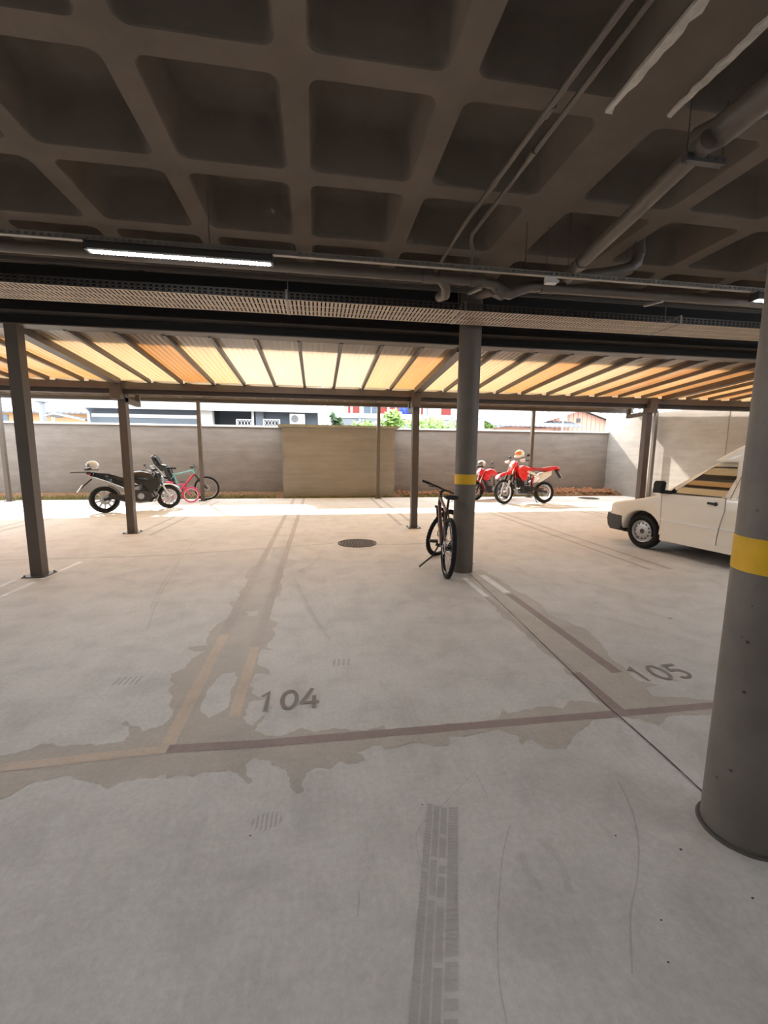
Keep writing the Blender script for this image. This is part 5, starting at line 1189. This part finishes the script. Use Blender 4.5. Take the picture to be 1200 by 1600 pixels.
plant('potted_palm', 'thin leafy plant beside the corner of the slate house', 'plant', 523, 640, 668, 22, .9, 'leaf_dark', 120, .22)
plant('tree', 'round grey green tree immediately right of the far column', 'tree', 752, 632, 668, 34, 3.2, 'leaf_light', 900, .24)
plant('tree', 'darker leafy tree between the far column and the grey roof', 'tree', 780, 634, 668, 38, 3.6, 'leaf_dark', 900, .22)
t = thing('water_tank_shed', 'pale grey box shed right of the far column', 'shed', (0, 0, 0)); pbox(t, 'wall', 'roof_white', 742, 757, 652, 670, 24, .7, G0); pbox(t, 'lid', 'house_white', 741, 758, 650.5, 652.5, 23.95, .8)
# pink gabled house with a grey roof on its left
t = thing('house', 'pink clapboard gabled house with long grey tiled roof at the right', 'house', (0, 0, 0)); PY = 25
p0, p1, ap = onY(846, 668, PY), onY(958, 668, PY), onY(906, 641, PY); el, er = onY(846, 664, PY), onY(957, 657, PY)
mb = MB(); xm = (p0.x+p1.x)/2; zl = (el.z+er.z)/2
mb.add([(p0.x, PY, G0), (p1.x, PY, G0), (p1.x, PY, zl), (xm, PY, ap.z), (p0.x, PY, zl)]+[(p0.x, PY+6, G0), (p1.x, PY+6, G0), (p1.x, PY+6, zl), (xm, PY+6, ap.z), (p0.x, PY+6, zl)],
       [(0, 1, 2, 3, 4), (9, 8, 7, 6, 5), (0, 5, 6, 1), (1, 6, 7, 2), (2, 7, 8, 3), (3, 8, 9, 4), (4, 9, 5, 0)]); mb.build('wall', 'house_pink', t, 0)
n = 16
for i in range(1, n):
    x = lerp(p0.x, p1.x, i/n); zt = lerp(zl, ap.z, 1-abs(x-xm)/(p1.x-xm)); part(t, 'clapboard_batten', 'house_pink', lambda m_: m_.box(x-.03, x+.03, PY-.03, PY, G0, zt), sm=0)
for s_ in (-1, 1):
    e = Vector((xm+s_*(p1.x-xm)*1.12, 0, zl-.12*(ap.z-zl)))
    mb = MB(); mb.add([(xm, PY-.4, ap.z+.05), (e.x, PY-.4, e.z+.05), (e.x, PY+6.3, e.z+.05), (xm, PY+6.3, ap.z+.05), (xm, PY-.4, ap.z+.14), (e.x, PY-.4, e.z+.14), (e.x, PY+6.3, e.z+.14), (xm, PY+6.3, ap.z+.14)], [(0, 1, 2, 3), (7, 6, 5, 4), (0, 4, 5, 1), (1, 5, 6, 2), (2, 6, 7, 3), (3, 7, 4, 0)]); mb.build('roof_slope', 'roof_grey', t, 0)
    part(t, 'barge_board', 'house_white', lambda m_: m_.bar((xm, PY-.42, ap.z+.06), (e.x, PY-.42, e.z+.06), .05, .14, (0, 0, 1)), sm=0)
part(t, 'vent', 'house_dark', lambda m_: m_.box(xm-.12, xm+.12, PY-.05, PY, ap.z-.75, ap.z-.5), sm=0)
a, b = onY(768, 669, 24), onY(866, 669, 24); zr = onY(880, 642, 29).z
corr_roof(t, 'tiled_roof', 'roof_grey', a.x, b.x+1.6, 23.6, 29, a.z+.15, zr, .3, .04)
part(t, 'wall', 'house_pink', lambda m_: m_.box(a.x+.4, b.x, 24.2, 28.6, G0, a.z+.05), sm=0); part(t, 'window', 'window_glass', lambda m_: m_.box(b.x-1.0, b.x-.3, 24.16, 24.2, a.z-.6, a.z-.1), sm=0)
t = thing('sign_post', 'white sign board on a thin post in front of the pink house', 'sign', (onY(880, 660, 21.5).x, 21.5, G0))
a, b = onY(874.5, 657, 21.5), onY(886, 641, 21.5); q = t.location
part(t, 'board', 'house_white', lambda m_: m_.box(a.x-q.x, b.x-q.x, -.02, .02, a.z-G0, b.z-G0), sm=0); part(t, 'post', 'fence_grey', lambda m_: m_.cyl((0, .03, 0), (0, .03, a.z-G0+.1), .05, n=8))
t = thing('apartment_block', 'pale distant apartment block above the pink house roof', 'building', (0, 0, 0))
pbox(t, 'wall', 'house_white', 912, 1010, 634, 652, 70, 12, G0)
for i in range(9):
    for r_ in range(2): pbox(t, 'window', 'roof_grey', 918+i*10, 922+i*10, 637+r_*6, 640+r_*6, 69.9, .1)
t = thing('apartment_block', 'pale distant apartment block behind the grey tiled roof', 'building', (0, 0, 0))
pbox(t, 'wall', 'house_white', 792, 872, 633, 652, 75, 12, G0)
for i in range(8):
    for r_ in range(2): pbox(t, 'window', 'roof_grey', 796+i*10, 800+i*10, 637+r_*5, 639.5+r_*5, 74.9, .1)
